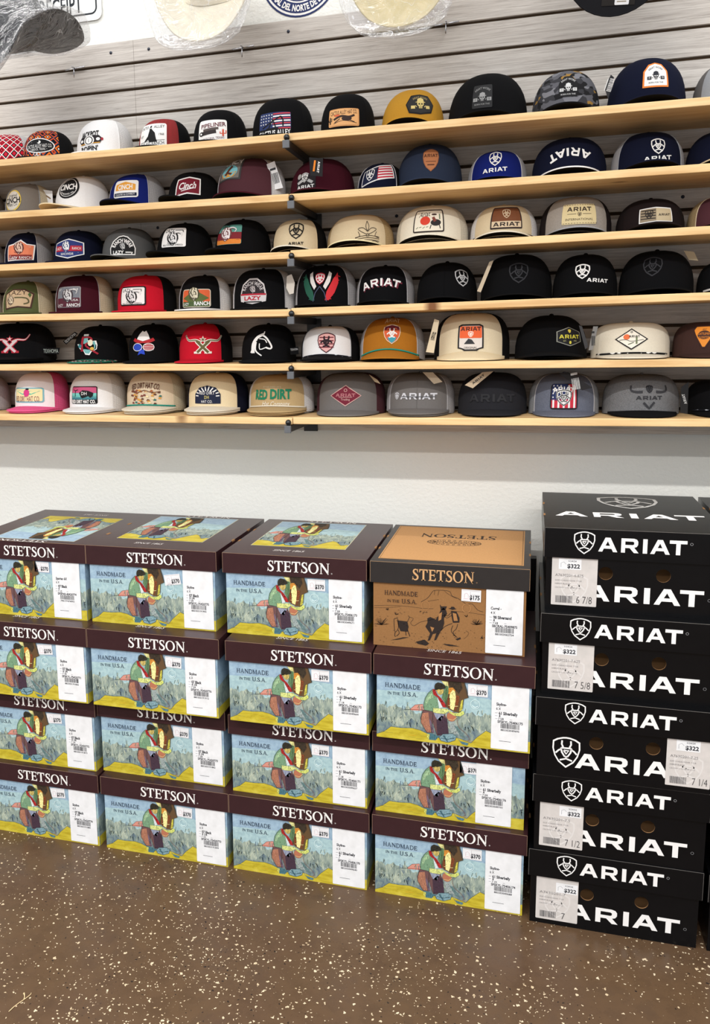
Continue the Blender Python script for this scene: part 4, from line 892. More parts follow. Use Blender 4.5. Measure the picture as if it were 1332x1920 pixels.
def rpatch(d, w, h, border, fill, r=4, bw=3): d.rect(0, 0, w, h, border, 0, r); d.rect(0, 0, w-bw*1.6, h-bw*1.6, fill, 1, max(0, r-1.5)); return d
exec_rows = []
# ---- top shelf
def d1(d): pass
cap(0, -52, 78, 254, 'aztec_red', 'm_white', 'red, black and white patterned cap cut off by the left edge, on the top shelf', brim='black')
def d(d): d.ell(0, 0, 28, 15, wt, 0); d.ell(0, 0, 26, 13, bk, 1); d.txt('CACTUS ALLEY HAT CO.', 0, -1, 7, wt, 2, w=46, rot=4); d.txt('LUBBOCK, TEXAS', -2, -8, 4.5, wt, 2, w=28, rot=4); d.blob([(-3, 5), (0, 5), (0, 10), (3, 9), (4, 6), (1, 3)], wt, 2, 1); d.ring(-5, -17, 4, 3, 1, wt, 2); d.ring(0, -17, 4, 3, 1, wt, 2)
cap(0, 38, 138, 246, 'aztec_orange', 'm_black', 'orange and black patterned cap with an oval black patch, on the top shelf', (72, 275), d, brim='black')
def d(d): d.txt('JACKPOT', 0, 13, 11, bk, 1, w=32, bold=.03, rot=3); d.blob([(-20, 0), (-16, 8), (16, 10), (22, 3), (18, -6), (-14, -8)], (40, 34, 38), 1, 2); d.ell(0, 0, 9, 10, wt, 2); d.ring(0, 0, 7, 8, 1.5, bk, 3); d.txt('1', 0, 0, 7, bk, 4); d.ell(-14, 0, 3, 3, wt, 2); d.ell(15, 2, 3, 3, wt, 2); d.line([(-16, -7), (18, -5)], 1.5, (210, 150, 50), 2); d.ell(21, 2, 2, 3, (150, 40, 50), 2); d.txt('ROPIN\'', 0, -16, 9, bk, 1, w=30, bold=.03, rot=3)
cap(0, 138, 250, 226, 'white', 'm_white', 'white trucker cap with a rope-badge print, on the top shelf', (167, 266), d, piping='white')
def d(d): rpatch(d, 50, 48, wt, wt, 4); d.txt('CACTUS', -14, 16, 6, bk, 2, w=16, rot=4); d.txt('ALLEY', 13, 17, 6, bk, 2, w=18, rot=4); d.blob([(-3, 18), (0, 20), (1, 12), (7, 4), (9, -8), (11, -14), (-2, -14), (-4, -9), (-9, -12), (-12, -12), (-5, -2), (-3, 8)], bk, 2, 2); d.txt('EST', -17, -1, 4.5, bk, 2); d.txt('1968', 17, 1, 4.5, bk, 2); d.line([(-22, -13), (22, -10)], .8, bk, 2); d.txt('FINE ASS RANCH', 0, -17, 7, bk, 2, w=42, rot=4)
cap(0, 255, 358, 225, 'stripe_red', 'm_black', 'red and black striped cap with a large white dog patch, on the top shelf', (283, 256), d, brim='black')
def d(d): rpatch(d, 54, 44, wt, wt, 4); d.txt('PIPELINER', 2, 11, 8.5, (90, 24, 40), 2, w=46, rot=5, bold=.02); d.line([(-20, -6), (8, -2)], 8, (50, 44, 44), 2); d.line([(-16, 1), (12, 4)], 5, (84, 74, 72), 2); d.ell(-20, -6, 4.5, 4.5, (30, 26, 28), 3); d.ell(-20, -6, 2, 2, wt, 4); d.line([(20, -12), (20, 2)], 3, (200, 84, 60), 2); d.line([(15, -3), (15, -7), (25, -6), (25, 0)], 2, (200, 84, 60), 2); d.txt('VICTORIA, TEXAS', 2, -16, 4.5, (90, 24, 40), 2, w=40, rot=5)
cap(0, 357, 464, 208, 'black', 'm_black', 'black trucker cap with the maroon PIPELINER patch, on the top shelf', (397, 247), d)
def d(d):
    d.rect(0, 0, 60, 46, (38, 52, 96), 0, 2)
    for k in range(7): d.line([(-2, 19-k*5), (29, 21-k*5)], 2.6, (190, 60, 70) if k % 2 == 0 else wt, 1)
    for i in range(4):
        for j in range(5): d.star(-26+j*5.4, 18-i*6, 1.8, wt, 1)
    d.rect(0, -17, 60, 12, bk, 2); d.line([(-22, -8), (-6, 2), (12, 14)], 2.2, bk, 3); d.line([(-10, -10), (-2, 8), (4, -10)], 2, bk, 3); d.line([(-14, -10), (8, -10)], 2, bk, 3); d.line([(12, 14), (16, 6), (16, -6)], 2.4, bk, 3); d.txt('CACTUS ALLEY', 0, -19, 10, wt, 4, w=58, rot=3, bold=.02)
cap(0, 467, 590, 186, 'black', 'm_black', 'black trucker cap with a flag and oil pump patch, on the top shelf', (514, 234), d)
def d(d): rpatch(d, 58, 36, (206, 150, 96), (222, 168, 112), 3); d.txt('CACTUS ALLEY HAT CO.', 0, 10, 8, (40, 28, 24), 2, w=50, rot=3); d.line([(-18, -4), (-4, 2), (10, 0), (20, 4)], 4, (50, 36, 32), 2, 4); d.ell(6, -3, 9, 5, (50, 36, 32), 2); d.line([(-6, -3), (-16, -10)], 1.6, (50, 36, 32), 2); d.line([(10, -6), (20, -10)], 1.4, (50, 36, 32), 2); d.line([(-25, -12), (-25, 2)], 2.4, (40, 34, 30), 2); d.line([(-28, -3), (-28, -7), (-22, -6), (-22, 0)], 1.5, (40, 34, 30), 2); d.ell(-12, 4, 6, 2, (206, 96, 60), 2); d.line([(-18, -12), (0, -7), (24, -12)], 1, (50, 36, 32), 2, 3)
cap(0, 597, 705, 178, 'black', 'm_black', 'black trucker cap with a tan leather cowboy patch, on the top shelf', (644, 222), d)
def hexbadge(d, w, h, col, rim): d.blob([(-w*.5, 0), (-w*.34, h*.46), (0, h*.52), (w*.34, h*.46), (w*.5, 0), (w*.38, -h*.42), (0, -h*.5), (-w*.38, -h*.42)], rim, 0); d.blob([(-w*.46, 0), (-w*.31, h*.41), (0, h*.46), (w*.31, h*.41), (w*.46, 0), (w*.34, -h*.36), (0, -h*.44), (-w*.34, -h*.36)], col, 1)
def worksk(d, c, s=1, txtc=None, dk=bk): d.skull(0, -3*s, 26*s, c, dk, 3); d.txt('ARIAT WORK', 0, 17*s, 4.6*s, txtc or c, 3, w=34*s, arc=20*s); d.rect(-13*s, -7*s, 8*s, 7*s, c, 3); d.rect(13*s, -7*s, 8*s, 7*s, c, 3); d.txt('19', -13*s, -7*s, 4*s, dk, 4); d.txt('93', 13*s, -7*s, 4*s, dk, 4); d.txt('BORN FOR THIS', 0, -17*s, 3.2*s, txtc or c, 3, w=28*s)
def d(d): hexbadge(d, 52, 40, (40, 40, 40), bk); d.skull(0, 0, 30, (206, 186, 120), bk, 3); d.txt('ARIAT WORK', 0, 14, 4, (170, 150, 100), 3, w=30, arc=24); d.rect(-13, -6, 7, 6, (206, 186, 120), 3); d.rect(13, -6, 7, 6, (206, 186, 120), 3)
cap(0, 711, 836, 169, 'gold', 'gold', 'mustard yellow cap with a dark hexagon skull badge, on the top shelf', (788, 198), d, curve=1, e=.72, name='work_cap')
def d(d): d.rect(0, 0, 36, 46, (36, 36, 38), 0, 2); worksk(d, (150, 150, 150), .95)
cap(0, 836, 994, 138, 'black', 'black', 'large plain black cap with a square black skull badge, on the top shelf', (905, 183), d, curve=1, e=.72, name='work_cap', seam=True)
def d(d): d.blob([(-16, -20), (-18, 8), (-8, 22), (8, 22), (18, 8), (16, -20)], bk, 0); worksk(d, (206, 206, 206), .9)
cap(0, 994, 1130, 134, 'camo', 'camo', 'grey camouflage cap with a black skull badge, on the top shelf', (1066, 165), d, curve=1, e=.72, name='work_cap', brim='black')
def d(d): d.blob([(-23, -24), (-23, 8), (-14, 22), (0, 26), (14, 22), (23, 8), (23, -24)], (226, 126, 50), 0); d.blob([(-20, -21), (-20, 7), (-12, 19), (0, 23), (12, 19), (20, 7), (20, -21)], wt, 1); worksk(d, (40, 42, 50), .9, dk=wt)
cap(0, 1136, 1294, 110, 'navy', 'navy', 'navy blue cap with an orange-edged white skull badge, on the top shelf', (1230, 143), d, curve=1, e=.72, name='work_cap', lift=.002,
    tags=[([(1134, 165), (1146, 140), (1152, 145), (1141, 186)], 2.44, (40, 40, 44), code_tag((210, 210, 210)))])
cap(0, 1297, 1430, 118, 'lgray', 'm_gray', 'grey cap cut off by the right edge, at the end of the top shelf', curve=1, e=.72, name='work_cap')
# ---- second shelf
cap(1, -95, 7, 350, 'taupe', 'm_taupe', 'sliver of a taupe cap at the left edge of the second shelf', brim='taupe')
def d(d): d.ell(0, 0, 15, 20, (214, 184, 84), 0); d.ell(0, 0, 13, 17.5, (206, 198, 186), 1); d.txt('CINCH', 0, 0, 10, bk, 2, w=27, rot=4, bold=.03); d.txt('Original', 0, 9, 5, bk, 2, w=16, rot=6); d.txt('DENIM CO.', 0, -9, 5, bk, 2, w=20, arc=-14)
cap(1, 6, 100, 346, 'taupe', 'm_sand', 'taupe cap with a yellow-rimmed round badge, on the second shelf at the left', (23, 376), d, piping='lgray', yaw=2,
    tags=[([(77, 355), (98, 358), (100, 392), (80, 388)], 2.5, 'paper', lambda d, w, h: (d.line([(-w*.2, h*.2), (w*.3, h*.05)], h*.08, (120, 96, 70), 1), d.line([(-w*.2, -h*.2), (w*.3, -h*.25)], h*.06, (70, 70, 66), 1)))])
def d(d): d.ell(0, 0, 17.5, 19, bk, 0); d.ring(0, 0, 14.5, 15.8, .8, wt, 1); d.txt('CINCH', 0, 1, 9.5, wt, 2, w=27, rot=4, bold=.03); d.txt('ESTABLISHED 1996', 0, -11.5, 2.6, wt, 2, w=22, arc=-15)
cap(1, 96, 208, 331, 'white', 'white', 'white cap turned to the left with a round black badge and cream brim, second shelf', (127, 352), d, yaw=-24, curve=1.25, brim='kaki', under='kaki', name='curved_cap', e=.7)
def d(d): rpatch(d, 45, 32, wt, wt, 4, 2); d.blob([(-18, -3), (-18, 8), (0, 13), (18, 8), (18, -3)], (222, 156, 62), 2); d.txt('CINCH', 0, 3, 8.5, wt, 3, w=26, rot=3, bold=.03); d.rect(0, -10.5, 40, 6, nv, 2, 1); d.txt('COUNTRY & COWBOY', 0, -10.5, 3.4, wt, 3, w=34, rot=2)
cap(1, 198, 312, 328, 'royal', 'm_silver', 'royal blue trucker cap with a white and orange house-shaped patch, second shelf', (234, 354), d, yaw=-10, curve=1.1, brim='navy', piping='silver', name='curved_cap')
def d(d): d.blob([(-24, -18), (-21, 14), (2, 19), (24, 16), (23, -15), (0, -13)], wt, 0); d.blob([(-21.5, -15), (-18.5, 12), (2, 16.5), (21.5, 13.5), (20.5, -13), (0, -10.5)], (112, 18, 36), 1); d.txt('Cinch', 0, 2, 12, wt, 2, w=31, rot=5, shear=.4, bold=.02); d.line([(-11, -8), (12, -2)], 1.4, wt, 2)
cap(1, 312, 412, 324, 'black', 'm_black', 'black cap with a maroon script patch and dark brim, on the second shelf', (351, 350), d, yaw=-12, curve=1.1, name='curved_cap')
def d(d): d.blob([(-16, -19), (-17, 18), (0, 22), (17, 21), (16, -18), (0, -16)], (60, 60, 60), 0); d.blob([(-14, -16), (-15, 15), (0, 18), (15, 17), (14, -15), (0, -14)], (112, 108, 102), 1); d.ell(0, -3, 12, 11, (120, 186, 196), 2); d.blob([(-11, -6), (0, -5), (11, -4), (8, -12), (-8, -13)], (206, 150, 66), 3, 1); d.txt('CINCH', 0, 13, 8.5, wt, 3, w=28, rot=3, bold=.02); d.line([(-4, -9), (0, 0), (3, 6)], 4, (90, 50, 34), 4); d.line([(-3, -4), (5, -8)], 3, (90, 50, 34), 4)
cap(1, 398, 540, 293, 'wine', 'm_white', 'brown trucker cap with white mesh and a price tag, on the second shelf', (432, 319), d, yaw=-8, curve=1, brim='maroon', piping='silver', name='curved_cap',
    tags=[([(500, 308), (515, 302), (531, 352), (514, 356)], 2.46, 'paper', code_tag())])
def d(d): d.rect(0, -3, 34, 30, (30, 24, 28), 0, 3); d.shieldfill(-2, 5, 18, wt, 2, w=15); d.mark(-2, 5, 15, bk, 3, .06); d.ell(-13, 8, 4, 5, (170, 166, 164), 2); d.line([(-15, -5), (-6, 0)], 5, (180, 180, 180), 1); d.line([(12, -5), (4, 0)], 5, (180, 180, 180), 1); d.ariat(0, -12, 6, wt, 3, w=30, rot=3)
cap(1, 538, 668, 298, 'maroon', 'maroon', 'maroon cap with a black hang tag over its front, right of the bracket, second shelf', (574, 338), d, name='curved_cap', curve=.6, e=.72,
    tags=[([(580, 295), (606, 297), (605, 331), (582, 329)], 2.37, (24, 22, 24), lambda d, w, h: (d.line([(-w*.15, h*.35), (-w*.15, -h*.25)], w*.14, (226, 130, 40), 1), d.ariat(w*.17, .0, w*.17, wt, 1, w=h*.62, rot=-90)))])
def d(d): d.blob([(-31, -20), (-29, 8), (0, 18), (29, 21), (30, -5), (0, -10)], wt, 0); d.blob([(-29, -17), (-27, 7), (0, 15.5), (0, -8)], nv, 1); d.blob([(0, 15.5), (27, 18), (28, -4), (0, -8)], (184, 50, 66), 1); d.mark(-14, 1, 22, wt, 2, .06, w=18); [d.line([(1, 12-5*k), (27, 14.5-4.8*k)], 2, wt, 2) for k in range(5)]
cap(1, 668, 762, 307, 'navy', 'black', 'dark navy cap with a wide shield-and-stripes flag patch, second shelf', (708, 328), d, piping='silver', e=.7, name='curved_cap', lift=-.001, yaw=-6)
def d(d): d.shieldfill(0, 0, 42, (150, 92, 58), 0, w=33); d.shieldfill(0, 0, 39, (176, 112, 72), 1, w=30); d.ariat(0, 8, 6, (84, 48, 34), 2, w=26); d.line([(-9, -3), (9, -3)], 1, (84, 48, 34), 2); d.line([(-6, -9), (6, -9)], 2, (84, 48, 34), 2)
cap(1, 740, 870, 271, 'slate', 'slate', 'slate blue cap with a brown leather shield badge, on the second shelf', (808, 300), d, curve=1, e=.68, name='curved_cap')
def ashield(col, s=1, hm=30, wm=32, ha=8, wa=46, dy=12, t=.07): return lambda d: (d.mark(0, 8*s, hm*s, col, 1, t), d.ariat(0, -dy*s-2, ha*s, col, 1, w=wa*s, rot=3))
cap(1, 874, 992, 284, 'royal', 'm_silver', 'bright royal blue cap with white shield and white piping, second shelf', (929, 305), ashield(wt, .92), curve=.4, e=.66, piping='silver', name='curved_cap')
def d(d): d.ariat(0, 0, 15, wt, 1, w=78, arc=-70, flip=True, rot=2)
cap(1, 994, 1143, 259, 'navy', 'navy', 'navy blue cap whose name is stitched upside down, on the second shelf', (1068, 285), d, curve=1, e=.66, name='curved_cap', brim='white')
cap(1, 1142, 1290, 249, 'navy', 'm_silver', 'dark navy cap with light grey mesh and a raised white shield, second shelf', (1235, 282), ashield(wt, 1.0, wa=50), curve=1.1, e=.66, piping='lgray', name='curved_cap')
cap(1, 1284, 1420, 246, 'navy', 'navy', 'dark navy cap cut off by the right edge, on the second shelf', curve=1, brim='tan', name='curved_cap', e=.68)
# ---- third shelf
cap(2, -90, 5, 445, 'lgray', 'm_silver', 'sliver of a grey cap at the left edge of the third shelf')
def d(d): d.blob([(-26, -20), (-27, 10), (-14, 12), (0, 20), (12, 12), (27, 11), (23, -18)], wt, 0); d.blob([(-24, -18), (-25, 8), (-12, 10), (0, 17), (12, 10), (24, 9), (21, -16)], (226, 128, 92), 1); d.rect(-1, -13, 42, 9, (130, 44, 40), 2); d.bull(-3, 4, 24, (222, 190, 170), (90, 40, 40), 3, False); d.txt('Lazy', -12, -13, 7, wt, 4, w=17, shear=.3); d.txt('RANCH', 9, -14, 5, wt, 4, w=20)
cap(2, 5, 96, 437, 'navy', 'm_silver', 'navy cap with an orange and red bull patch, leftmost whole cap of the third shelf', (37, 469), d, piping='silver')
def d(d): d.blob(d.hexa(55, 37), wt, 0); d.blob(d.hexa(51, 33), (38, 54, 116), 1); d.rect(0, 0, 48, 10, (180, 34, 54), 2); d.bull(-4, 4, 21, wt, (40, 56, 110), 3, False); d.txt('LAZY', -17, 0, 5, wt, 4, w=12); d.txt('RANCH', 15, 0, 5, wt, 4, w=14); d.txt('RANCHWEAR', -1, -10, 4.5, wt, 4, w=22)
cap(2, 94, 196, 433, 'navy', 'navy', 'navy cap with a red, white and blue hexagon patch, third shelf', (127, 466), d, brim='navy')
def d(d): d.blob([(-23, -16), (-24, -3), (-19, 10), (-9, 19), (0, 21), (9, 19), (19, 10), (24, -3), (23, -16)], wt, 0); d.blob([(-21.5, -14), (-22, -3), (-17, 9), (-8, 17), (0, 19), (8, 17), (17, 9), (22, -3), (21.5, -14)], bk, 1); d.txt('RANCH WEAR', 0, 11, 7, wt, 2, w=44, arc=17, bold=.03); d.bull(0, 0, 15, (190, 190, 190), bk, 2, False); d.txt('LAZY', -7, -11, 6, wt, 2, w=20, bold=.03); d.line([(6, -11), (18, -11), (16, -14)], 2, wt, 2)
cap(2, 186, 292, 428, 'dgray', 'dgray', 'dark grey cap with an arched black and white ranch patch, third shelf', (229, 462), d, yaw=-14, curve=1.0, name='curved_cap', e=.66)
def whitebull(d): d.rect(0, 0, 43, 35, wt, 0, 3); d.txt('LAZY', -8, 12, 6, bk, 2, w=18); d.line([(2, 13), (16, 13), (17, 9)], 1.2, bk, 2); d.bull(-1, -2, 26, (222, 220, 220), bk, 2); d.txt('BULL POWERED, AMERICA', 0, -14, 3, bk, 2, w=34)
def wbull(d): rpatch(d, 47, 36, bk, wt, 4, 3); d.txt('LAZY', -10, 11, 6, bk, 2, w=16); d.line([(2, 12), (16, 12), (16, 8)], 1.2, bk, 2); d.bull(-1, -2, 26, (222, 220, 220), bk, 2); d.txt('BULL POWERED, AMERICA', 0, -14, 3, bk, 2, w=34)
cap(2, 288, 400, 419, 'black', 'm_black', 'black cap with a white bull-head patch and raised brim, third shelf', (324, 445), whitebull, yaw=-16, curve=1.2, name='curved_cap', e=.66)
def d(d):
    d.rect(0, 0, 42, 36, (90, 150, 140), 0, 3); d.rect(0, -3, 42, 14, (120, 30, 40), 1); d.rect(0, -13, 41, 9, (220, 130, 50), 1, 2); d.bull(-4, 1, 27, (230, 222, 222), (110, 60, 60), 2); d.txt('LAZY', -6, 15, 5, bk, 3, w=16)
cap(2, 398, 508, 412, 'black', 'black', 'black cap with a teal, red and orange bull patch, third shelf left of the bracket', (427, 440), d, yaw=-16, curve=1.2, name='curved_cap', e=.66)
cap(2, 506, 614, 412, 'tan', 'm_black', 'tan cap with black shield lettering, on the third shelf above the bracket', (555, 439), lambda d: (d.mark(0, 6, 31, bk, 1, .07, w=32), d.ariat(0, -17, 5, bk, 1, w=27)), curve=1, brim='cream', under='black', name='curved_cap', e=.6)
def d(d):
    for s in (-1, 1): d.line([(0, 22), (3*s, 12), (0, 2), ], 1, (52, 44, 40), 1, 3); d.line([(0, 2), (8*s, 9), (17*s, 7), (10*s, 1), (1*s, -3)], 1, (52, 44, 40), 1, 4); d.line([(17*s, 2), (14*s, -6), (22*s, -10)], 1, (52, 44, 40), 1, 3)
    for k in range(3): d.line([(-22, -9-k*4), (0, -5-k*4), (22, -8-k*4)], .9, (52, 44, 40), 1, 4)
    d.line([(-22, -22), (-12, -16), (0, -21), (12, -15), (22, -20)], .9, (52, 44, 40), 1, 4); d.line([(0, -1), (-3, -5), (0, -9), (3, -5), (0, -1)], .8, (52, 44, 40), 1)
cap(2, 608, 742, 403, 'tan', 'm_camel', 'tan cap with black boot-stitch embroidery, on the third shelf right of the bracket', (689, 436), d, curve=1.1, brim='butter', under='black', name='curved_cap', e=.64)
def d(d): rpatch(d, 56, 42, (44, 34, 34), (226, 218, 200), 3, 3); d.txt('Ariat', -8, 12, 9, (36, 28, 28), 2, w=22, shear=.3, rot=6); d.ell(-6, 0, 9, 8, (206, 62, 44), 2); d.ell(13, -4, 9, 6, (40, 36, 36), 2); d.line([(8, 6), (12, -2)], 5, (120, 60, 50), 3); d.ell(10, 11, 5, 1.6, (60, 40, 36), 3); d.line([(20, 12), (20, 2)], 2, (90, 110, 80), 2); d.line([(5, -8), (3, -15)], 1.5, (40, 36, 36), 2); d.line([(19, -8), (21, -15)], 1.5, (40, 36, 36), 2); [d.line([(-22+6*k, -14+(k % 2)*2), (-18+6*k, -11)], 1, (90, 110, 80), 2) for k in range(4)]
cap(2, 738, 882, 386, 'cream', 'm_cream', 'cream cap with a black-framed rodeo picture patch, third shelf', (804, 414), d, curve=1.3, brim='cream', under='black', name='curved_cap', e=.62)
def d(d): rpatch(d, 57, 40, (38, 26, 28), (112, 66, 40), 2, 3); d.rect(0, -12, 52, 11, (206, 184, 154), 2); d.mark(0, 7, 17, (206, 184, 154), 2, .07); d.ariat(0, -12, 7, (38, 28, 28), 3, w=46)
cap(2, 878, 1012, 385, 'tan', 'm_white', 'tan cap with a brown square logo patch and white mesh, third shelf', (950, 408), d, curve=1, brim='cream', under='black', name='curved_cap', e=.64, rope='black')
def d(d): d.rect(0, 0, 64, 38, (214, 196, 150), 0, 2); d.ariat(0, 9, 8, (62, 50, 40), 1, w=46); d.mark(0, -1, 8, (62, 50, 40), 1, .08); d.line([(-22, 0), (-6, 0)], .8, (62, 50, 40), 1); d.line([(6, 0), (22, 0)], .8, (62, 50, 40), 1); d.txt('INTERNATIONAL', 0, -10, 4, (62, 50, 40), 1, w=50); [d.line([(-30+k*5, y), (-27+k*5, y)], .8, (84, 66, 48), 1) for k in range(13) for y in (-17, 17)]
cap(2, 1008, 1152, 370, 'heather', 'm_dbrown', 'grey heather cap with a stitched tan leather patch, third shelf', (1087, 401), d, curve=1, brim='lgray', name='curved_cap', e=.6)
def d(d): d.blob([(-31, -15), (-32, 12), (0, 15), (31, 13), (32, -13), (0, -12)], wt, 0); d.blob([(-29, -13), (-30, 10.5), (0, 13), (0, -10.5)], (150, 134, 110), 1); d.blob([(0, 13), (29, 11), (30, -11.5), (0, -10.5)], (196, 178, 144), 1); [d.line([(-28, 8-5*k), (-1, 9-5*k)], 1.8, (50, 42, 38), 2) for k in range(4)]; d.mark(-13, 1, 17, (40, 34, 32), 3, .08); d.ariat(15, 0, 4, (50, 42, 38), 2, w=22)
cap(2, 1152, 1290, 373, 'dbrown', 'm_dbrown', 'very dark brown cap with a tan striped flag patch, third shelf', (1231, 403), d, curve=.9, name='curved_cap', e=.68)
cap(2, 1286, 1420, 372, 'wine', 'm_camel', 'brown cap with tan mesh cut off at the right end of the third shelf', piping='tan', name='curved_cap', curve=.5, e=.64)
# ---- fourth shelf
cap(3, -100, 3, 528, 'teal', 'm_white', 'sliver of a white-mesh cap at the left edge of the fourth shelf')
def d(d): d.blob([(-26, -20), (-28, 10), (-12, 18), (12, 18), (28, 10), (22, -18), (0, -16)], (72, 44, 36), 0); d.blob([(-23, -17), (-25, 8), (-11, 15.5), (11, 15.5), (25, 8), (20, -15.5), (0, -13.5)], (196, 168, 134), 1); d.txt('LAZY', -2, 11, 8, (60, 40, 34), 2, w=34, rot=2); d.bull(-14, -3, 18, (220, 200, 170), (80, 60, 50), 2, False); d.line([(-6, 2), (14, 1), (18, -7), (10, -10)], 2.4, (84, 80, 50), 2, 3); d.blob([(17, 8), (20, 12), (23, 7), (20, 2)], (70, 96, 50), 3, 1)
cap(3, 0, 100, 528, 'olive', 'm_sand', 'olive green cap with a tan bull patch, at the left of the fourth shelf', (33, 560), d, piping='sand')
def d(d): d.rect(0, 0, 44, 39, (150, 146, 148), 0, 3); d.rect(0, 8, 41, 20, (118, 122, 130), 1, 2); d.rect(0, -10, 41, 17, (84, 34, 48), 1, 2); d.bull(0, 3, 26, (206, 204, 204), (60, 50, 56), 2); d.txt('LAZY', -13, -15, 4.5, wt, 3, w=12); d.txt('RANCH', 10, -15, 5.5, wt, 3, w=20, bold=.02); d.txt('USA', 13, -6, 4, wt, 3, w=11); d.txt('EST', -15, 14, 4, wt, 3); d.txt('2018', 14, 14, 4, wt, 3)
cap(3, 96, 214, 517, 'maroon', 'm_sand', 'maroon cap with beige mesh and a grey bull patch, fourth shelf', (126, 557), d, piping='silver', e=.52)
cap(3, 212, 332, 517, 'red', 'm_black', 'bright red cap with black mesh and a white bull patch, fourth shelf', (247, 555), wbull, e=.52)
def d(d): d.rect(0, -3, 54, 34, (206, 198, 180), 0, 4); d.rect(0, -3, 51, 31, (206, 92, 52), 1, 3); d.blob([(-24, -3), (0, 12), (24, -3), (0, -16)], (84, 96, 50), 2); d.rect(0, -14, 50, 9, (70, 88, 50), 3, 2); d.bull(-3, 5, 26, (206, 198, 174), (70, 66, 50), 4, False); d.txt('LAZY', -17, -14, 5, wt, 5, w=12); d.txt('RANCH', 12, -13, 7, wt, 5, w=26, bold=.02)
cap(3, 331, 434, 517, 'black', 'm_white', 'black cap with an orange and green bull patch and white mesh, fourth shelf', (366, 556), d, piping='silver', e=.54, brim='white')
def d(d): d.blob([(-23, -20), (-24, -8), (-20, 12), (-8, 23), (8, 23), (20, 12), (24, -8), (23, -20), (0, -25)], (206, 200, 200), 0); d.blob([(-21, -6), (-18, 10), (-7, 20), (7, 20), (18, 10), (21, -6)], (40, 32, 36), 1); d.txt('RANCH WEAR', 0, 14, 7, (220, 214, 214), 2, w=46, arc=17); d.bull(0, 2, 16, (190, 180, 180), bk, 2, False); d.line([(-23, -7), (23, -7)], 3, (176, 34, 52), 2); d.txt('LAZY', 0, -14, 7, (176, 34, 52), 2, w=30, bold=.03); d.line([(-16, -21), (16, -21)], 2, bk, 2)
cap(3, 430, 556, 505, 'black', 'm_white', 'black cap with a red and white ranch badge, on the fourth shelf', (474, 545), d, piping='silver', e=.5,
    tags=[([(538, 518), (547, 514), (553, 530), (551, 550), (543, 552), (537, 540)], 2.46, (222, 214, 204), None)])
def d(d):
    d.shieldfill(0, 12, 22, (196, 40, 60), 3, w=20); d.mark(0, 12, 18, wt, 4, .08)
    for s, c in ((-1, (30, 84, 66)), (1, (206, 42, 50))):
        d.blob([(34*s, 24), (24*s, 12), (12*s, -12), (9*s, -28), (16*s, -28), (26*s, -14), (33*s, 4)], c, 1); [d.line([((14+3*k)*s, -24+7*k), ((20+3*k)*s, -26+7*k)], 1.4, c, 2) for k in range(7)]
        d.blob([(17*s, 26), (13*s, 14), (6*s, -2), (10*s, -8), (18*s, 6), (22*s, 22)], (226, 220, 216), 1)
    d.line([(0, -2), (-8, -14), (-12, -30)], 1.4, (70, 76, 100), 2); d.line([(0, -2), (8, -14), (12, -30)], 1.4, (70, 76, 100), 2)
cap(3, 548, 672, 498, 'black', 'm_silver', 'black cap with green, white and red feather wings, right of the bracket, fourth shelf', (600, 535), d, piping='silver', e=.54, curve=.35, name='curved_cap')
cap(3, 664, 780, 499, 'black', 'm_silver', 'black cap with slanted white block lettering and white mesh, fourth shelf', (713, 529), lambda d: (d.ariat(2, -2, 14, (110, 40, 56), 1, w=74, rot=3, arc=90), d.ariat(0, 0, 14, wt, 2, w=72, rot=3, arc=90)), piping='silver', e=.56, curve=.6, name='curved_cap')
cap(3, 778, 898, 492, 'black', 'black', 'black cap with a small white shield off to the right, fourth shelf', (866, 521), lambda d: d.mark(0, 0, 32, (190, 190, 192), 1, .06, w=27), curve=.8, e=.66, name='curved_cap', seam=True)
cap(3, 898, 1040, 477, 'black', 'black', 'black cap with a dim shield and a tan tag at its left, fourth shelf', (973, 512), lambda d: d.mark(0, 0, 38, (44, 44, 48), 1, .06, w=40), curve=.8, e=.62, name='curved_cap',
    tags=[([(918, 491), (926, 488), (902, 548), (895, 546)], 2.43, (196, 180, 156), None)])
cap(3, 1034, 1163, 477, 'black', 'black', 'black cap with a white shield beside small white lettering, fourth shelf', (1100, 512), lambda d: (d.mark(-7, 3, 28, wt, 1, .08, w=31), d.ariat(21, -14, 7, wt, 1, w=40, rot=-4)), curve=.6, e=.64, name='curved_cap')
cap(3, 1158, 1308, 470, 'black', 'black', 'largest black cap on the fourth shelf, dim shield and a tag showing behind it', (1225, 500), lambda d: d.mark(0, 0, 36, (44, 44, 48), 1, .06, w=40), curve=.8, e=.64, name='curved_cap',
    tags=[([(1283, 470), (1302, 472), (1310, 489), (1292, 487)], 2.5, (206, 190, 160), None)])
cap(3, 1304, 1440, 492, 'black', 'black', 'black cap with a white brim edge cut off at the right of the fourth shelf', curve=.9, brim='white', under='black', name='curved_cap')
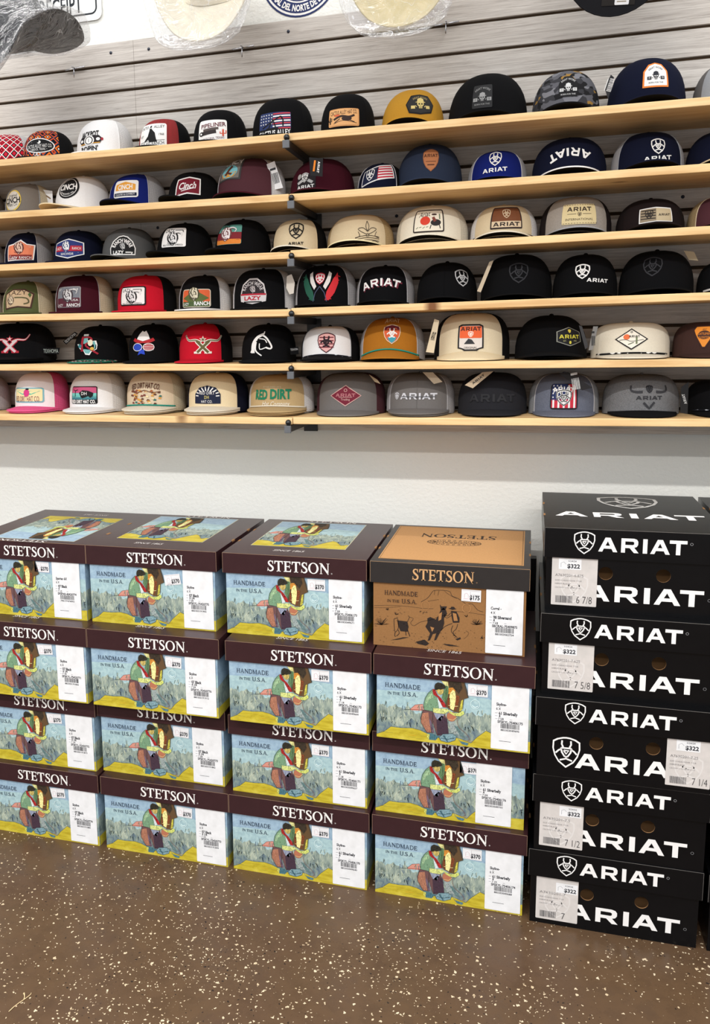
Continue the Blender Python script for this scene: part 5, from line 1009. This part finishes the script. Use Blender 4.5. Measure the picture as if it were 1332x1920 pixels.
# ---- fifth shelf
def xhorn(c1, c2): return lambda d: (d.line([(-4, 3), (-14, 7), (-28, 7), (-38, 17)], 6, c1, 1, 4, .6), d.line([(4, 3), (14, 7), (28, 7), (38, 17)], 6, c1, 1, 4, .6), d.line([(-4, 3), (-14, 7), (-28, 7), (-38, 17)], 2.4, c2, 2, 4, .5), d.line([(4, 3), (14, 7), (28, 7), (38, 17)], 2.4, c2, 2, 4, .5),
    d.line([(-12, 6), (10, -16)], 8, c1, 1), d.line([(12, 6), (-10, -16)], 8, c1, 1), d.line([(-12, 6), (10, -16)], 4.5, c2, 2), d.line([(12, 6), (-10, -16)], 4.5, c2, 2), d.line([(-16, -16), (-3, -16)], 4, c1, 1), d.line([(3, -16), (16, -16)], 4, c1, 1), d.star(0, 8, 7, c1, 3), d.star(0, 8, 4, c2, 4))
cap(4, -50, 112, 606, 'black', 'm_black', 'black cap with a red longhorn X emblem', (18, 644), xhorn((176, 34, 52), (206, 190, 190)), nest=2, e=.55, fa=50,
    tags=[([(80, 652), (112, 652), (110, 664), (80, 664)], 2.47, 'black', lambda d, w, h: d.txt('TEXHOMA', 0, 0, h*.6, (150, 160, 156), 1, w=w*.9)), ([(118, 640), (140, 622), (146, 626), (124, 646)], 2.46, 'black', lambda d, w, h: d.txt('TEXHOMA', 0, 0, h*.6, (190, 190, 190), 1, w=w*.9))])
def d(d): p = [(-7, 20), (3, 20), (3, 9), (8, 7), (17, 8), (19, 0), (18, -8), (10, -13), (7, -19), (0, -18), (-4, -10), (-10, -8), (-14, -4), (-18, 2), (-7, 3)]; d.poly(p, wt, 0); d.poly([(x*.86, y*.86) for x, y in p], (110, 170, 170), 1); d.line([(-7, 16), (-6, -12)], 4.5, (150, 26, 44), 2); d.line([(-7, 14), (6, 14), (10, 7), (0, 1), (6, -6), (20, -17)], 3, (150, 26, 44), 2, 3); d.ell(8, 4, 4, 6, (222, 214, 190), 2); d.ell(11, -7, 3, 3, (214, 170, 70), 2); d.ell(-11, -2, 4, 3, (50, 120, 130), 2)
cap(4, 132, 240, 611, 'black', 'm_black', 'black cap with a Texas-shaped badge and beaded brim edge, fifth shelf', (161, 647), d, e=.58, rope=None, brim='rope_multi', piping=None)
def d(d): d.line([(-19, 9), (-10, 5), (10, 5), (19, 9)], 6, (176, 36, 44), 1, 3); d.blob([(-12, 9), (-9, 17), (-4, 24), (0, 22), (4, 24), (9, 17), (12, 9), (0, 5)], wt, 2); d.ell(-10, -6, 9, 7, (40, 70, 180), 1); d.ring(-10, -6, 9.5, 7.5, 1, wt, 2); d.ell(10, -6, 9, 7, (176, 50, 60), 1); d.ring(10, -6, 9.5, 7.5, 1, wt, 2); [d.line([(2, -2-3*k), (18, -2-3*k)], .8, wt, 3) for k in range(4)]; d.blob([(-9, -21), (-6, -12), (-2, -9), (3, -12), (4, -20), (-3, -18)], (40, 70, 190), 2)
cap(4, 236, 334, 608, 'black', 'm_black', 'black cap with a cowboy hat and sunglasses badge, fifth shelf', (268, 645), d, e=.58)
cap(4, 330, 436, 607, 'red', 'm_black', 'red cap with a green and white longhorn X emblem, fifth shelf', (380, 645), xhorn((226, 222, 210), (96, 92, 56)), e=.56)
def d(d): d.line([(-17, -15), (-17, 2), (-10, 14), (2, 20)], 7, wt, 1, 4, .3); d.line([(0, 18), (8, 12), (16, -2), (14, -7), (7, -5)], 3, wt, 1, 3); d.line([(-12, 6), (-12, -10), (-1, -20)], 3.4, wt, 1, 4, .4); d.line([(-6, 12), (4, 10), (8, 4)], 1.6, wt, 1, 3); d.line([(-5, 3), (-4, -8), (8, -4)], 1.8, wt, 1, 3); d.line([(2, 20), (3, 25)], 2, wt, 1); d.line([(-16, -2), (-22, -14)], 2, wt, 1); d.line([(-10, 10), (-18, 6)], 3, wt, 1)
cap(4, 448, 556, 608, 'black', 'm_black', 'black cap with a white horse head emblem, on the fifth shelf left of the bracket', (492, 647), d, e=.58,
    tags=[([(544, 652), (560, 650), (560, 664), (545, 665)], 2.45, 'black', lambda d, w, h: (d.txt('TEXHOMA', 0, h*.2, h*.3, (170, 170, 170), 1, w=w*.9)))])
def d(d): d.shieldfill(0, 0, 38, (70, 20, 34), 0, w=37); d.shieldfill(0, 0, 34, (222, 168, 164), 1, w=33); [d.line([(-13, 10-6*k), (13, 10-6*k)], 2, (110, 30, 46), 2) for k in range(4)]; d.mark(0, 1, 30, (34, 18, 26), 3, .1, outline=False)
cap(4, 560, 676, 612, 'white', 'm_black', 'white cap with a maroon shield patch and black roped brim, fifth shelf', (612, 643), d, e=.5, curve=.4, brim='black', rope='rope_dark', name='curved_cap', piping='lgray', button='black')
def d(d): d.ariat(0, 27, 8, (206, 180, 140), 1, w=36, arc=50); d.shieldfill(0, 0, 36, (222, 206, 180), 0, w=35); d.shieldfill(0, 0, 33, (206, 92, 54), 1, w=32); d.blob([(-14, 8), (-13, 14), (0, 17), (13, 14), (14, 8)], (96, 26, 38), 2, 1); d.blob([(-8, -6), (0, -4), (8, -6), (5, -12), (0, -16), (-5, -12)], (60, 150, 170), 2, 1); d.mark(0, 1, 26, wt, 3, .08, outline=False)
cap(4, 670, 800, 596, 'rust', 'm_silver', 'rusty yellow cap with a rainbow shield and teal rope, fifth shelf', (735, 627), d, e=.56, curve=.55, brim='rust', rope='teal', name='curved_cap', piping='silver', drop=.02)
def d(d): d.blob([(-24, -20), (-24, 22), (-18, 25), (18, 25), (24, 22), (24, -20), (16, -22), (12, -25), (-12, -25), (-16, -22)], (30, 28, 30), 0); d.blob([(-21, -18), (-21, 20), (-16, 22), (16, 22), (21, 20), (21, -18), (14, -20), (10, -22), (-10, -22), (-14, -20)], (214, 206, 200), 1); d.rect(0, 10, 41, 22, (222, 96, 52), 2, 2); d.ariat(0, 16, 7, (60, 36, 34), 3, w=38); d.mark(0, 6, 11, (240, 226, 214), 3, .1); d.blob([(-12, -12), (-4, -2), (2, -4), (8, -12)], (50, 50, 54), 3, 1); d.txt('ORIGINAL', 0, -19, 4, (60, 50, 50), 3, w=24)
cap(4, 810, 960, 586, 'sand', 'm_black', 'sand coloured cap with an orange picture badge and long flat brim, fifth shelf', (883, 633), d, e=.5, brim='kaki', under='tan', name='flat_brim_cap', seam=True, bd=.09, piping='black',
    tags=[([(815, 598), (824, 601), (814, 662), (799, 660)], 2.40, (206, 190, 162), word_tag('ARIAT'))], drop=.02)
def d(d): d.blob(d.hexa(44, 36, .26), (150, 150, 140), 0); d.blob(d.hexa(41, 33, .26), (24, 24, 28), 1); d.ariat(0, 0, 7, (206, 196, 70), 2, w=36); d.shieldfill(0, 10, 7, (206, 186, 70), 2, w=6); d.ell(0, -11, 2, 3, (206, 196, 70), 2); d.txt('EST.', -9, -8, 3, (180, 176, 120), 2); d.txt('1993', 9, -8, 3, (180, 176, 120), 2)
cap(4, 962, 1106, 591, 'black', 'black', 'black cap with a black and yellow hexagon badge, fifth shelf', (1068, 631), d, curve=.7, e=.66, name='curved_cap',
    tags=[([(1086, 610), (1092, 612), (1104, 650), (1098, 655)], 2.42, (60, 60, 62), None)])
def d(d): d.blob([(-31, 0), (0, 20), (31, 0), (0, -20)], (34, 30, 32), 0); d.blob([(-27, 0), (0, 17.3), (27, 0), (0, -17.3)], (232, 226, 212), 1); d.ell(-9, 4, 6, 5, (222, 110, 66), 2); d.ariat(5, 5, 4, (60, 56, 52), 3, w=20); d.line([(-22, -2), (-10, -1), (0, -4), (22, -1)], 1, (90, 90, 84), 3, 3); d.line([(9, -9), (9, 4)], 3, (110, 120, 90), 3); d.line([(-6, -10), (4, -6)], 1.5, (90, 100, 80), 3); d.ring(0, 13, 2, 2, .8, bk, 3)
cap(4, 1104, 1262, 605, 'cream', 'cream', 'off-white cap with a white diamond patch and striped rope, fifth shelf', (1185, 636), d, e=.45, brim='cream', rope='rope', name='rope_cap', lift=0,
    tags=[([(1113, 612), (1122, 612), (1112, 656), (1104, 657)], 2.40, (120, 118, 116), code_tag((40, 40, 40)))])
def d(d): d.blob([(-22, 14), (-19, 21), (19, 21), (23, 14), (3, -20), (-3, -20)], (70, 40, 34), 0); d.blob([(-20, 13), (-17, 19), (17, 19), (21, 13), (2, -18), (-2, -18)], (226, 140, 50), 1); d.ell(0, 4, 12, 8, (70, 44, 38), 2); d.txt('CATTLEMEN', 0, 6, 4, (226, 140, 50), 3, w=22); d.txt('OUTFITTER', 0, -1, 4, (226, 140, 50), 3, w=20); d.txt('ARIAT', 0, 14, 3, (70, 44, 38), 2)
cap(4, 1258, 1420, 603, 'brown', 'brown', 'brown cap with an orange triangle patch cut off at the right of the fifth shelf', (1322, 632), d, e=.45, name='rope_cap')
# ---- bottom shelf
cap(5, -105, 22, 703, 'cream', 'm_silver', 'grey-mesh cap with a teal brim, bottom shelf', brim='teal', nest=1, e=.52)
def d(d): rpatch(d, 55, 28, (120, 176, 186), (236, 222, 170), 4, 3); d.blob([(-22, 8), (22, 8), (8, 1), (-8, 1)], (70, 190, 160), 2, 1); d.ell(0, 4, 5, 7, (206, 60, 130), 3); d.txt('RED DIRT HAT CO.', -1, -7, 10, (120, 60, 80), 3, w=44); d.ell(1, 11, 3, 1.6, bk, 3)
cap(5, 20, 130, 698, 'blush', 'm_pink', 'white cap with pink mesh and hot pink brim, bottom shelf', (50, 741), d, e=.5, brim='pink', under='pink', nest=1, name='flat_brim_cap')
def d(d): rpatch(d, 48, 33, bk, (190, 80, 120), 3, 2); d.rect(0, 0, 45, 8, (110, 190, 180), 2); d.rect(0, -5, 45, 7, (60, 120, 130), 2); d.rect(0, -12, 45, 8, bk, 3); d.blob([(-4, 0), (-6, 4), (0, 9), (10, 8), (18, 4), (17, -2), (13, -5), (10, -2), (0, -6), (-3, -3)], bk, 4); d.txt('DH', 3, 3, 6, wt, 5, w=9); d.line([(-14, -3), (-14, 8), (-19, 10)], 1.4, bk, 3); d.line([(-14, 8), (-9, 10)], 1.4, bk, 3); d.txt('RED DIRT HAT CO.', 0, -12, 6, wt, 5, w=42, bold=.03)
cap(5, 122, 238, 699, 'white', 'm_white', 'white cap with a pink and teal buffalo patch, bottom shelf', (155, 741), d, e=.5, brim='white', under='white', nest=1, name='flat_brim_cap')
def d(d):
    d.txt('RED DIRT HAT CO.', 0, 18, 10, (96, 56, 44), 1, w=56, arc=110, bold=.02); r = random.Random(4)
    for k in range(46): x = r.uniform(-28, 28); y = r.uniform(-16, 9); d.blob([(x-3, y-1.5), (x-1, y+2), (x+2.5, y+1), (x+2, y-2)], r.choice([(160, 92, 50), (206, 150, 70), (96, 60, 44), (60, 110, 100), (226, 206, 160), (120, 60, 50)]), 1, 1)
    d.line([(-28, 8), (-14, 4), (0, 9), (14, 5), (28, 7)], 1.4, (110, 70, 50), 2, 3); d.txt('EST. 2016', 12, -19, 4, (96, 56, 44), 2, w=22)
cap(5, 230, 350, 698, 'beige', 'm_sand', 'beige cap with a brown desert print and teal rope, bottom shelf', (270, 741), d, e=.5, brim='cream', under='beige', rope='teal', nest=2, name='flat_brim_cap')
def d(d): d.blob([(-24, -16), (-24, 2), (-16, 14), (0, 18), (16, 14), (24, 2), (24, -16)], nv, 0); [d.line([(11*math.cos(R(180*k/9)), -2+10*math.sin(R(180*k/9))), (22*math.cos(R(180*k/9)), -1+17*math.sin(R(180*k/9)))], 2, wt, 1) for k in range(10)]; d.rect(0, -5, 32, 22, nv, 2, 4); d.txt('RED DIRT', 0, 4, 5.5, wt, 3, w=28); d.txt('DH', 0, -4, 6, (214, 200, 120), 3, w=8); d.txt('HAT CO.', 0, -12, 5, wt, 3, w=20)
cap(5, 345, 468, 699, 'kaki', 'm_navy', 'cream cap with navy mesh and an arched navy patch, bottom shelf', (388, 741), d, e=.5, brim='cream', under='kaki', piping='navy', nest=2, name='flat_brim_cap')
def d(d): d.txt('RED', -22, 0, 17, (24, 120, 86), 1, w=26, bold=.04); d.txt('DIRT', 15, 1, 17, (24, 120, 86), 1, w=38, bold=.04); d.txt('ESTABLISHED-2014', -2, 14, 3, (226, 214, 180), 1, w=34); d.txt('Hat Company', 6, -17, 8, (236, 230, 214), 1, w=50, shear=.35)
cap(5, 460, 592, 702, 'camel_h', 'm_white', 'camel brown cap with green RED DIRT lettering, left of the lowest bracket', (511, 740), d, e=.5, brim='camel', under='camel', rope='cream', nest=2, name='flat_brim_cap')
def d(d): d.blob([(-29, 0), (0, 20), (29, 0), (0, -20)], (206, 168, 160), 0); d.blob([(-27, 0), (0, 18), (27, 0), (0, -18)], (112, 28, 48), 1); d.ariat(0, 1, 6, (176, 110, 116), 2, w=36); d.ring(0, 10, 3, 3, .8, (206, 168, 160), 2); d.txt('Trading', 0, -7, 4, (206, 168, 160), 2, w=16); d.line([(-12, -3), (12, -3)], .7, (206, 168, 160), 2)
cap(5, 588, 726, 699, 'gray', 'm_wine', 'grey cap with a maroon diamond patch, right of the lowest bracket', (648, 742), d, e=.48, brim='gray', under='gray', name='flat_brim_cap',
    tags=[([(692, 702), (703, 716), (714, 720), (708, 712)], 2.44, (190, 170, 140), None)])
def d(d): d.mark(-37, 0, 14, (200, 200, 206), 1, .1, w=11); d.ariat(6, 0, 12, (206, 206, 212), 1, w=70); d.line([(-26, -1), (38, -1)], 1.6, (84, 84, 88), 2)
cap(5, 720, 856, 699, 'gray', 'm_silver', 'grey cap with silver horizontal lettering and silver mesh, bottom shelf', (779, 743), d, e=.48, brim='gray', under='gray', name='flat_brim_cap', piping='silver', seam=True, nest=1,
    tags=[([(793, 698), (812, 698), (830, 716), (814, 720)], 2.42, (196, 180, 156), None)])
cap(5, 855, 992, 699, 'charcoal', 'charcoal', 'charcoal cap with raised tonal block lettering and a tan tag, bottom shelf', (923, 746), lambda d: (d.ariat(1, -1, 15, (24, 24, 26), 1, w=90), d.ariat(0, 0, 14, (38, 38, 42), 2, w=88)), e=.54, brim='charcoal', under='charcoal', name='flat_brim_cap', curve=.2,
    tags=[([(872, 722), (905, 698), (926, 696), (887, 728)], 2.41, (196, 176, 150), word_tag('ARIAT'))])
def d(d):
    d.rect(0, 0, 51, 48, (30, 28, 32), 0, 5); d.rect(-8, 8, 30, 30, (36, 48, 92), 1, 2); d.rect(16, 8, 14, 30, (196, 44, 62), 1); d.rect(0, -13, 46, 16, (196, 44, 62), 1)
    for k in range(5): d.line([(-20+9.5*k+1, -21), (-20+9.5*k+1, -6 if k < 3 else 21)], 3.4, wt, 2)
    for i in range(4):
        for j in range(3): d.star(-20+j*7, 20-i*7, 2, wt, 2)
    d.mark(0, -2, 31, wt, 4, .12, w=32); d.mark(0, -2, 30, bk, 5, .05, w=31); d.ariat(-1, 14, 9, wt, 4, w=40, arc=80)
cap(5, 988, 1128, 700, 'denim', 'm_lgray', 'denim grey cap with a square flag and shield patch, bottom shelf', (1058, 744), d, e=.52, brim='denim', under='denim', name='flat_brim_cap', piping='silver',
    tags=[([(1048, 700), (1066, 698), (1112, 727), (1092, 732)], 2.40, (34, 32, 34), code_tag((200, 200, 200)))])
def d(d):
    for s in (-1, 1): d.line([(12*s, 3), (24*s, 3), (33*s, 6), (34*s, 15)], 5, (52, 52, 56), 1, 4, .4)
    d.shieldfill(0, 8, 15, (62, 62, 66), 1, w=14); d.mark(0, 8, 14, (34, 34, 38), 2, .1); d.ariat(0, -8, 7, (46, 46, 50), 1, w=47); d.line([(-10, -17), (0, -28), (9, -16)], 4, (50, 50, 54), 1)
cap(5, 1126, 1280, 702, 'static', 'static', 'charcoal heather cap with horn embroidery and glossy black brim, bottom shelf', (1218, 738), d, e=.5, brim='black', under='black', name='flat_brim_cap')
cap(5, 1282, 1430, 713, 'black', 'black', 'black cap with a grey twisted rope cut off at the right of the bottom shelf', e=.45, rope='rope_dark', name='rope_cap',
    tags=[([(1278, 726), (1292, 716), (1290, 776), (1276, 774)], 2.40, (22, 22, 24), lambda d, w, h: d.ariat(0, 0, w*.35, (180, 180, 180), 1, w=h*.4, rot=90))])

# ------------------------------------------------------------------ western hats on the slatwall, each in its clear bag
def western_hat(px, py, Y, tilt, roll, col, label, under=None, bag=True, rx=.165, ry=.185, band='hband', curl=.085, spin=0, bagdrop=.05):
    P = at(px, py, Y); t = empty('cowboy_hat', P); tag(t, label, 'cowboy hat')
    t.rotation_mode = 'QUATERNION'
    t.rotation_quaternion = (Matrix.Rotation(R(roll), 4, 'Y') @ Matrix.Rotation(R(tilt), 4, 'X') @ Matrix.Rotation(R(spin), 4, 'Z')).to_quaternion()
    def brimz(x, y): return curl*(max(0, abs(x)-.06)/(rx-.06))**1.8*(1-.45*(abs(y)/ry)**2)-(.058 if y < 0 else .02)*max(0, (abs(y)-.092)/(ry-.092))**1.4
    mb = MB(); n, m = 56, 8; vs = []
    for j in range(m+1):
        for i in range(n):
            a = 2*PI*i/n; k = j/m; x = (.078+(rx-.078)*k)*math.sin(a); y = -(.098+(ry-.098)*k)*math.cos(a); vs.append((x, y, brimz(x, y)))
    fs = [(j*n+i, j*n+(i+1) % n, (j+1)*n+(i+1) % n, (j+1)*n+i) for j in range(m) for i in range(n)]
    mb.add([(x, y, z+.0015) for x, y, z in vs], fs, col); mb.add([(x, y, z-.0015) for x, y, z in vs], [f[::-1] for f in fs], under or col)
    mb.tube([vs[m*n+i] for i in range(n)], .0022, under or col, 6, True); mb.build('brim', t, True)
    mb = MB(); vs = []; m = 12
    for j in range(m+1):
        k = j/m
        for i in range(n):
            a = 2*PI*i/n; s = (1-.16*min(1, k*1.35)) if k < .74 else .84*math.cos((k-.74)/.26*PI/2*.999)
            x = .079*s*math.sin(a); y = -.099*s*math.cos(a); z = .115*min(1, k/.74)
            if k >= .7: z -= .028*math.exp(-(x/.020)**2)*min(1, (k-.7)/.15)
            z += .008*(y/.099)**2*min(1, k*1.3)
            if y < 0: x *= 1-.30*min(1, k*1.2)*max(0, -y/.099)**1.5
            vs.append((x, y, z))
    fs = [(j*n+i, j*n+(i+1) % n, (j+1)*n+(i+1) % n, (j+1)*n+i) for j in range(m) for i in range(n)]; mb.add(vs, fs, col); mb.build('crown', t, True)
    mb = MB(); bv = []
    for z in (.003, .022):
        for i in range(n): a = 2*PI*i/n; bv.append((.0815*math.sin(a)*(1-z*1.4), -.1015*math.cos(a)*(1-z*1.4), z))
    mb.add(bv, [(i, (i+1) % n, n+(i+1) % n, n+i) for i in range(n)], band); mb.build('hat_band', t, True)
    if bag:
        r = random.Random(int(px)); mb = MB(); n, m = 72, 40; vs = []
        ph = [(r.uniform(0, 6.28), r.randint(3, 15), r.randint(1, 9), r.uniform(.4, 1)) for _ in range(9)]
        for j in range(m+1):
            v = PI*j/m
            for i in range(n):
                a = 2*PI*i/n; wob = sum(q*math.sin(f*a+g*v*2+p) for p, f, g, q in ph)/len(ph)
                s = 1+.07*wob; x = (rx+.022)*math.sin(v)**.7*math.sin(a)*s; y = -(ry+.022+bagdrop*max(0, math.cos(a)))*math.sin(v)**.7*math.cos(a)*s
                z0 = brimz(min(rx, max(-rx, x)), min(ry, max(-ry, y))); up = .128*(1-min(1, math.hypot(x/.15, y/.18))**3)+.012; lo = -.016
                c = math.cos(v); z = z0+(up if c > 0 else -lo)*c*(1+.10*wob)+.006*wob
                vs.append((x, y, z))
        fs = [(j*n+i, j*n+(i+1) % n, (j+1)*n+(i+1) % n, (j+1)*n+i) for j in range(m) for i in range(n)]
        mb.add(vs, fs, 'plastic'); mb.build('plastic_bag', t, True)
    return t
western_hat(48, 88, 2.37, 16, -10, 'hblack', 'black felt cowboy hat in a clear bag, hung at the upper left corner', band='hblack', curl=.055, spin=-22, rx=.158)
western_hat(404, -8, 2.40, 34, 4, 'hcream', 'cream straw cowboy hat in a clear bag, hung left of the round sticker', band='hcream')
western_hat(762, -44, 2.38, 36, 3, 'htan', 'sand coloured cowboy hat in a clear bag, hung right of the round sticker')
h = western_hat(1160, -120, 2.40, 62, 4, 'hblack', 'black cowboy hat without a bag, a brand card on its brim, at the upper right', bag=False, band='hblack')
b = MB(); d = Design(); d.rect(0, 0, .075, .026, (30, 26, 24), 0, .001); d.ariat(-.006, .004, .012, (232, 160, 40), 1, w=.05); d.rect(.008, -.007, .032, .011, 'paper', 2, .002); d.line([(-.003, -.007), (.018, -.007)], .002, (150, 140, 120), 3)
d.put(b, lambda x, y, L: (x+.014, -.157+y, .0035-.058*max(0, (.157-y-.092)/.093)**1.4+.0003*L)); b.build('brand_card', h)
def hat_hook(px, py, label):
    p = at(px, py, WALLY-.006); t = empty('hat_hook', p); tag(t, label, 'hook', 'wire hat hooks')
    b = MB(); b.tube([(-.034, 0, .002), (.034, 0, .006)], .0022, 'chrome', 8); b.tube([(0, 0, .004), (0, -.022, .004)], .002, 'chrome', 8); b.tube([(-.002, -.004, .004), (-.002, -.006, -.024)], .0018, 'chrome', 8); b.build('wire', t, True)
hat_hook(141, 131, 'chrome wire hook in the top groove below the bagged black hat')
hat_hook(456, 92, 'chrome wire hook in the top groove below the bagged cream hat')
hat_hook(838, 47, 'chrome wire hook in the top groove below the bagged sand coloured hat')
# ------------------------------------------------------------------ sign, sticker, screws, twig
def frame_map(px, py, rot=0, Y=PAINTY): 
    o = at(px, py, Y); return o
c0 = at(192, 36, PAINTY-.004); k = .00175            # lower right corner of the sign
t = empty('wall_sign', (c0[0], PAINTY-.004, c0[2])); tag(t, 'white metal notice with a black border ending in RECEIPT, behind the bagged black hat', 'sign')
SWD, SHT = .46, .32
b = MB(); d = Design(); d.rect(-SWD/2, SHT/2, SWD, SHT, (236, 236, 234), 0, .022); d.put(b, lambda x, y, L: (x, -.002, y)); d.put(b, lambda x, y, L: (x, .002, y)); b.build('panel', t)
d = Design(); x0, x1, y0, y1, q = -SWD+.018, -.018, .020, SHT-.018, .018
pts = []
for cx, cy, a0 in ((x1-q, y0+q, -90), (x1-q, y1-q, 0), (x0+q, y1-q, 90), (x0+q, y0+q, 180)):
    for j in range(6): a = R(a0+j*18); pts.append((cx+q*math.cos(a), cy+q*math.sin(a)))
d.line(pts+[pts[0]], .005, (40, 44, 50), 1)
d.txt('RECEIPT', -.142, .053, .050, (40, 44, 50), 1, w=.150, bold=.015); d.txt('YOUR', -.20, .127, .050, (40, 44, 50), 1, w=.092, bold=.015); d.txt('PLEASE KEEP', -.23, .201, .050, (40, 44, 50), 1, w=.27, bold=.015)
b = MB(); d.put(b, lambda x, y, L: (x, -.0026, y)); b.build('lettering', t)
c0 = at(562, -49, PAINTY-.0006)
b = MB(); d = Design(); rr = .118; nvy, redc = (40, 52, 98), (196, 34, 52)
for f, col, L in ((1.0, nvy, 0), (.955, (238, 236, 234), 1), (.905, nvy, 2), (.665, (238, 236, 234), 3), (.63, nvy, 4), (.60, (238, 236, 234), 5), (.53, redc, 6), (.28, (40, 110, 84), 7), (.2, (238, 236, 234), 8)): d.ell(0, 0, rr*f, rr*f, col, L, 48)
d.txt('REGIONAL DEL NORTE DE DURANGO', 0, -rr*.785, .0165, (238, 236, 234), 4, w=.27, arc=-rr*.785, bold=.04)
d.put(b, lambda x, y, L: (x, -.0004-.0002*L, y)); o = b.build('round_sticker'); o.location = (c0[0], PAINTY-.0006, c0[2]); tag(o, 'round navy, white and red crest sticker on the white wall above the slatwall', 'sticker')
def stud(px, py, lab, Y=WALLY, key='screw', r=.0048):
    p = at(px, py, Y); b = MB(); b.lathe([(.0001, .0022), (r*.45, .0020), (r*.5, .0012), (r*.9, .0014), (r, .0003), (r, 0)], key, 14, axis='y')
    o = b.build('screw', smooth=True); o.location = p; tag(o, lab, 'screw', 'slatwall screws')
for px, py, lab in ((208, 99, 'dark screw in the top slat just left of the panel seam'), (279, 92, 'dark screw in the top slat just right of the panel seam'), (541, 59, 'dark screw in the top slat below the round sticker'),
    (296, 427, 'dark screw behind the caps of the third shelf, at the left'), (744, 405, 'dark screw between two tan caps of the third shelf'), (1281, 369, 'dark screw near the right end above the third shelf')): stud(px, py, lab)
def onf(px, py): return onz(px, py, .0018)
b = MB()
def s6(*p): return [onf(x/13.32, y/13.32+1840) for x, y in p]
b.tube(s6((218, 755), (340, 640), (470, 540), (590, 460), (700, 380), (770, 320), (782, 285)), .0009, 'straw', 6); b.tube(s6((600, 450), (615, 390), (612, 330), (600, 305)), [.0011, .0011, .0013, .0026], 'straw', 6)
o = b.build('dry_twig', smooth=True); tag(o, 'thin forked piece of dry straw lying on the floor at the lower left', 'twig')
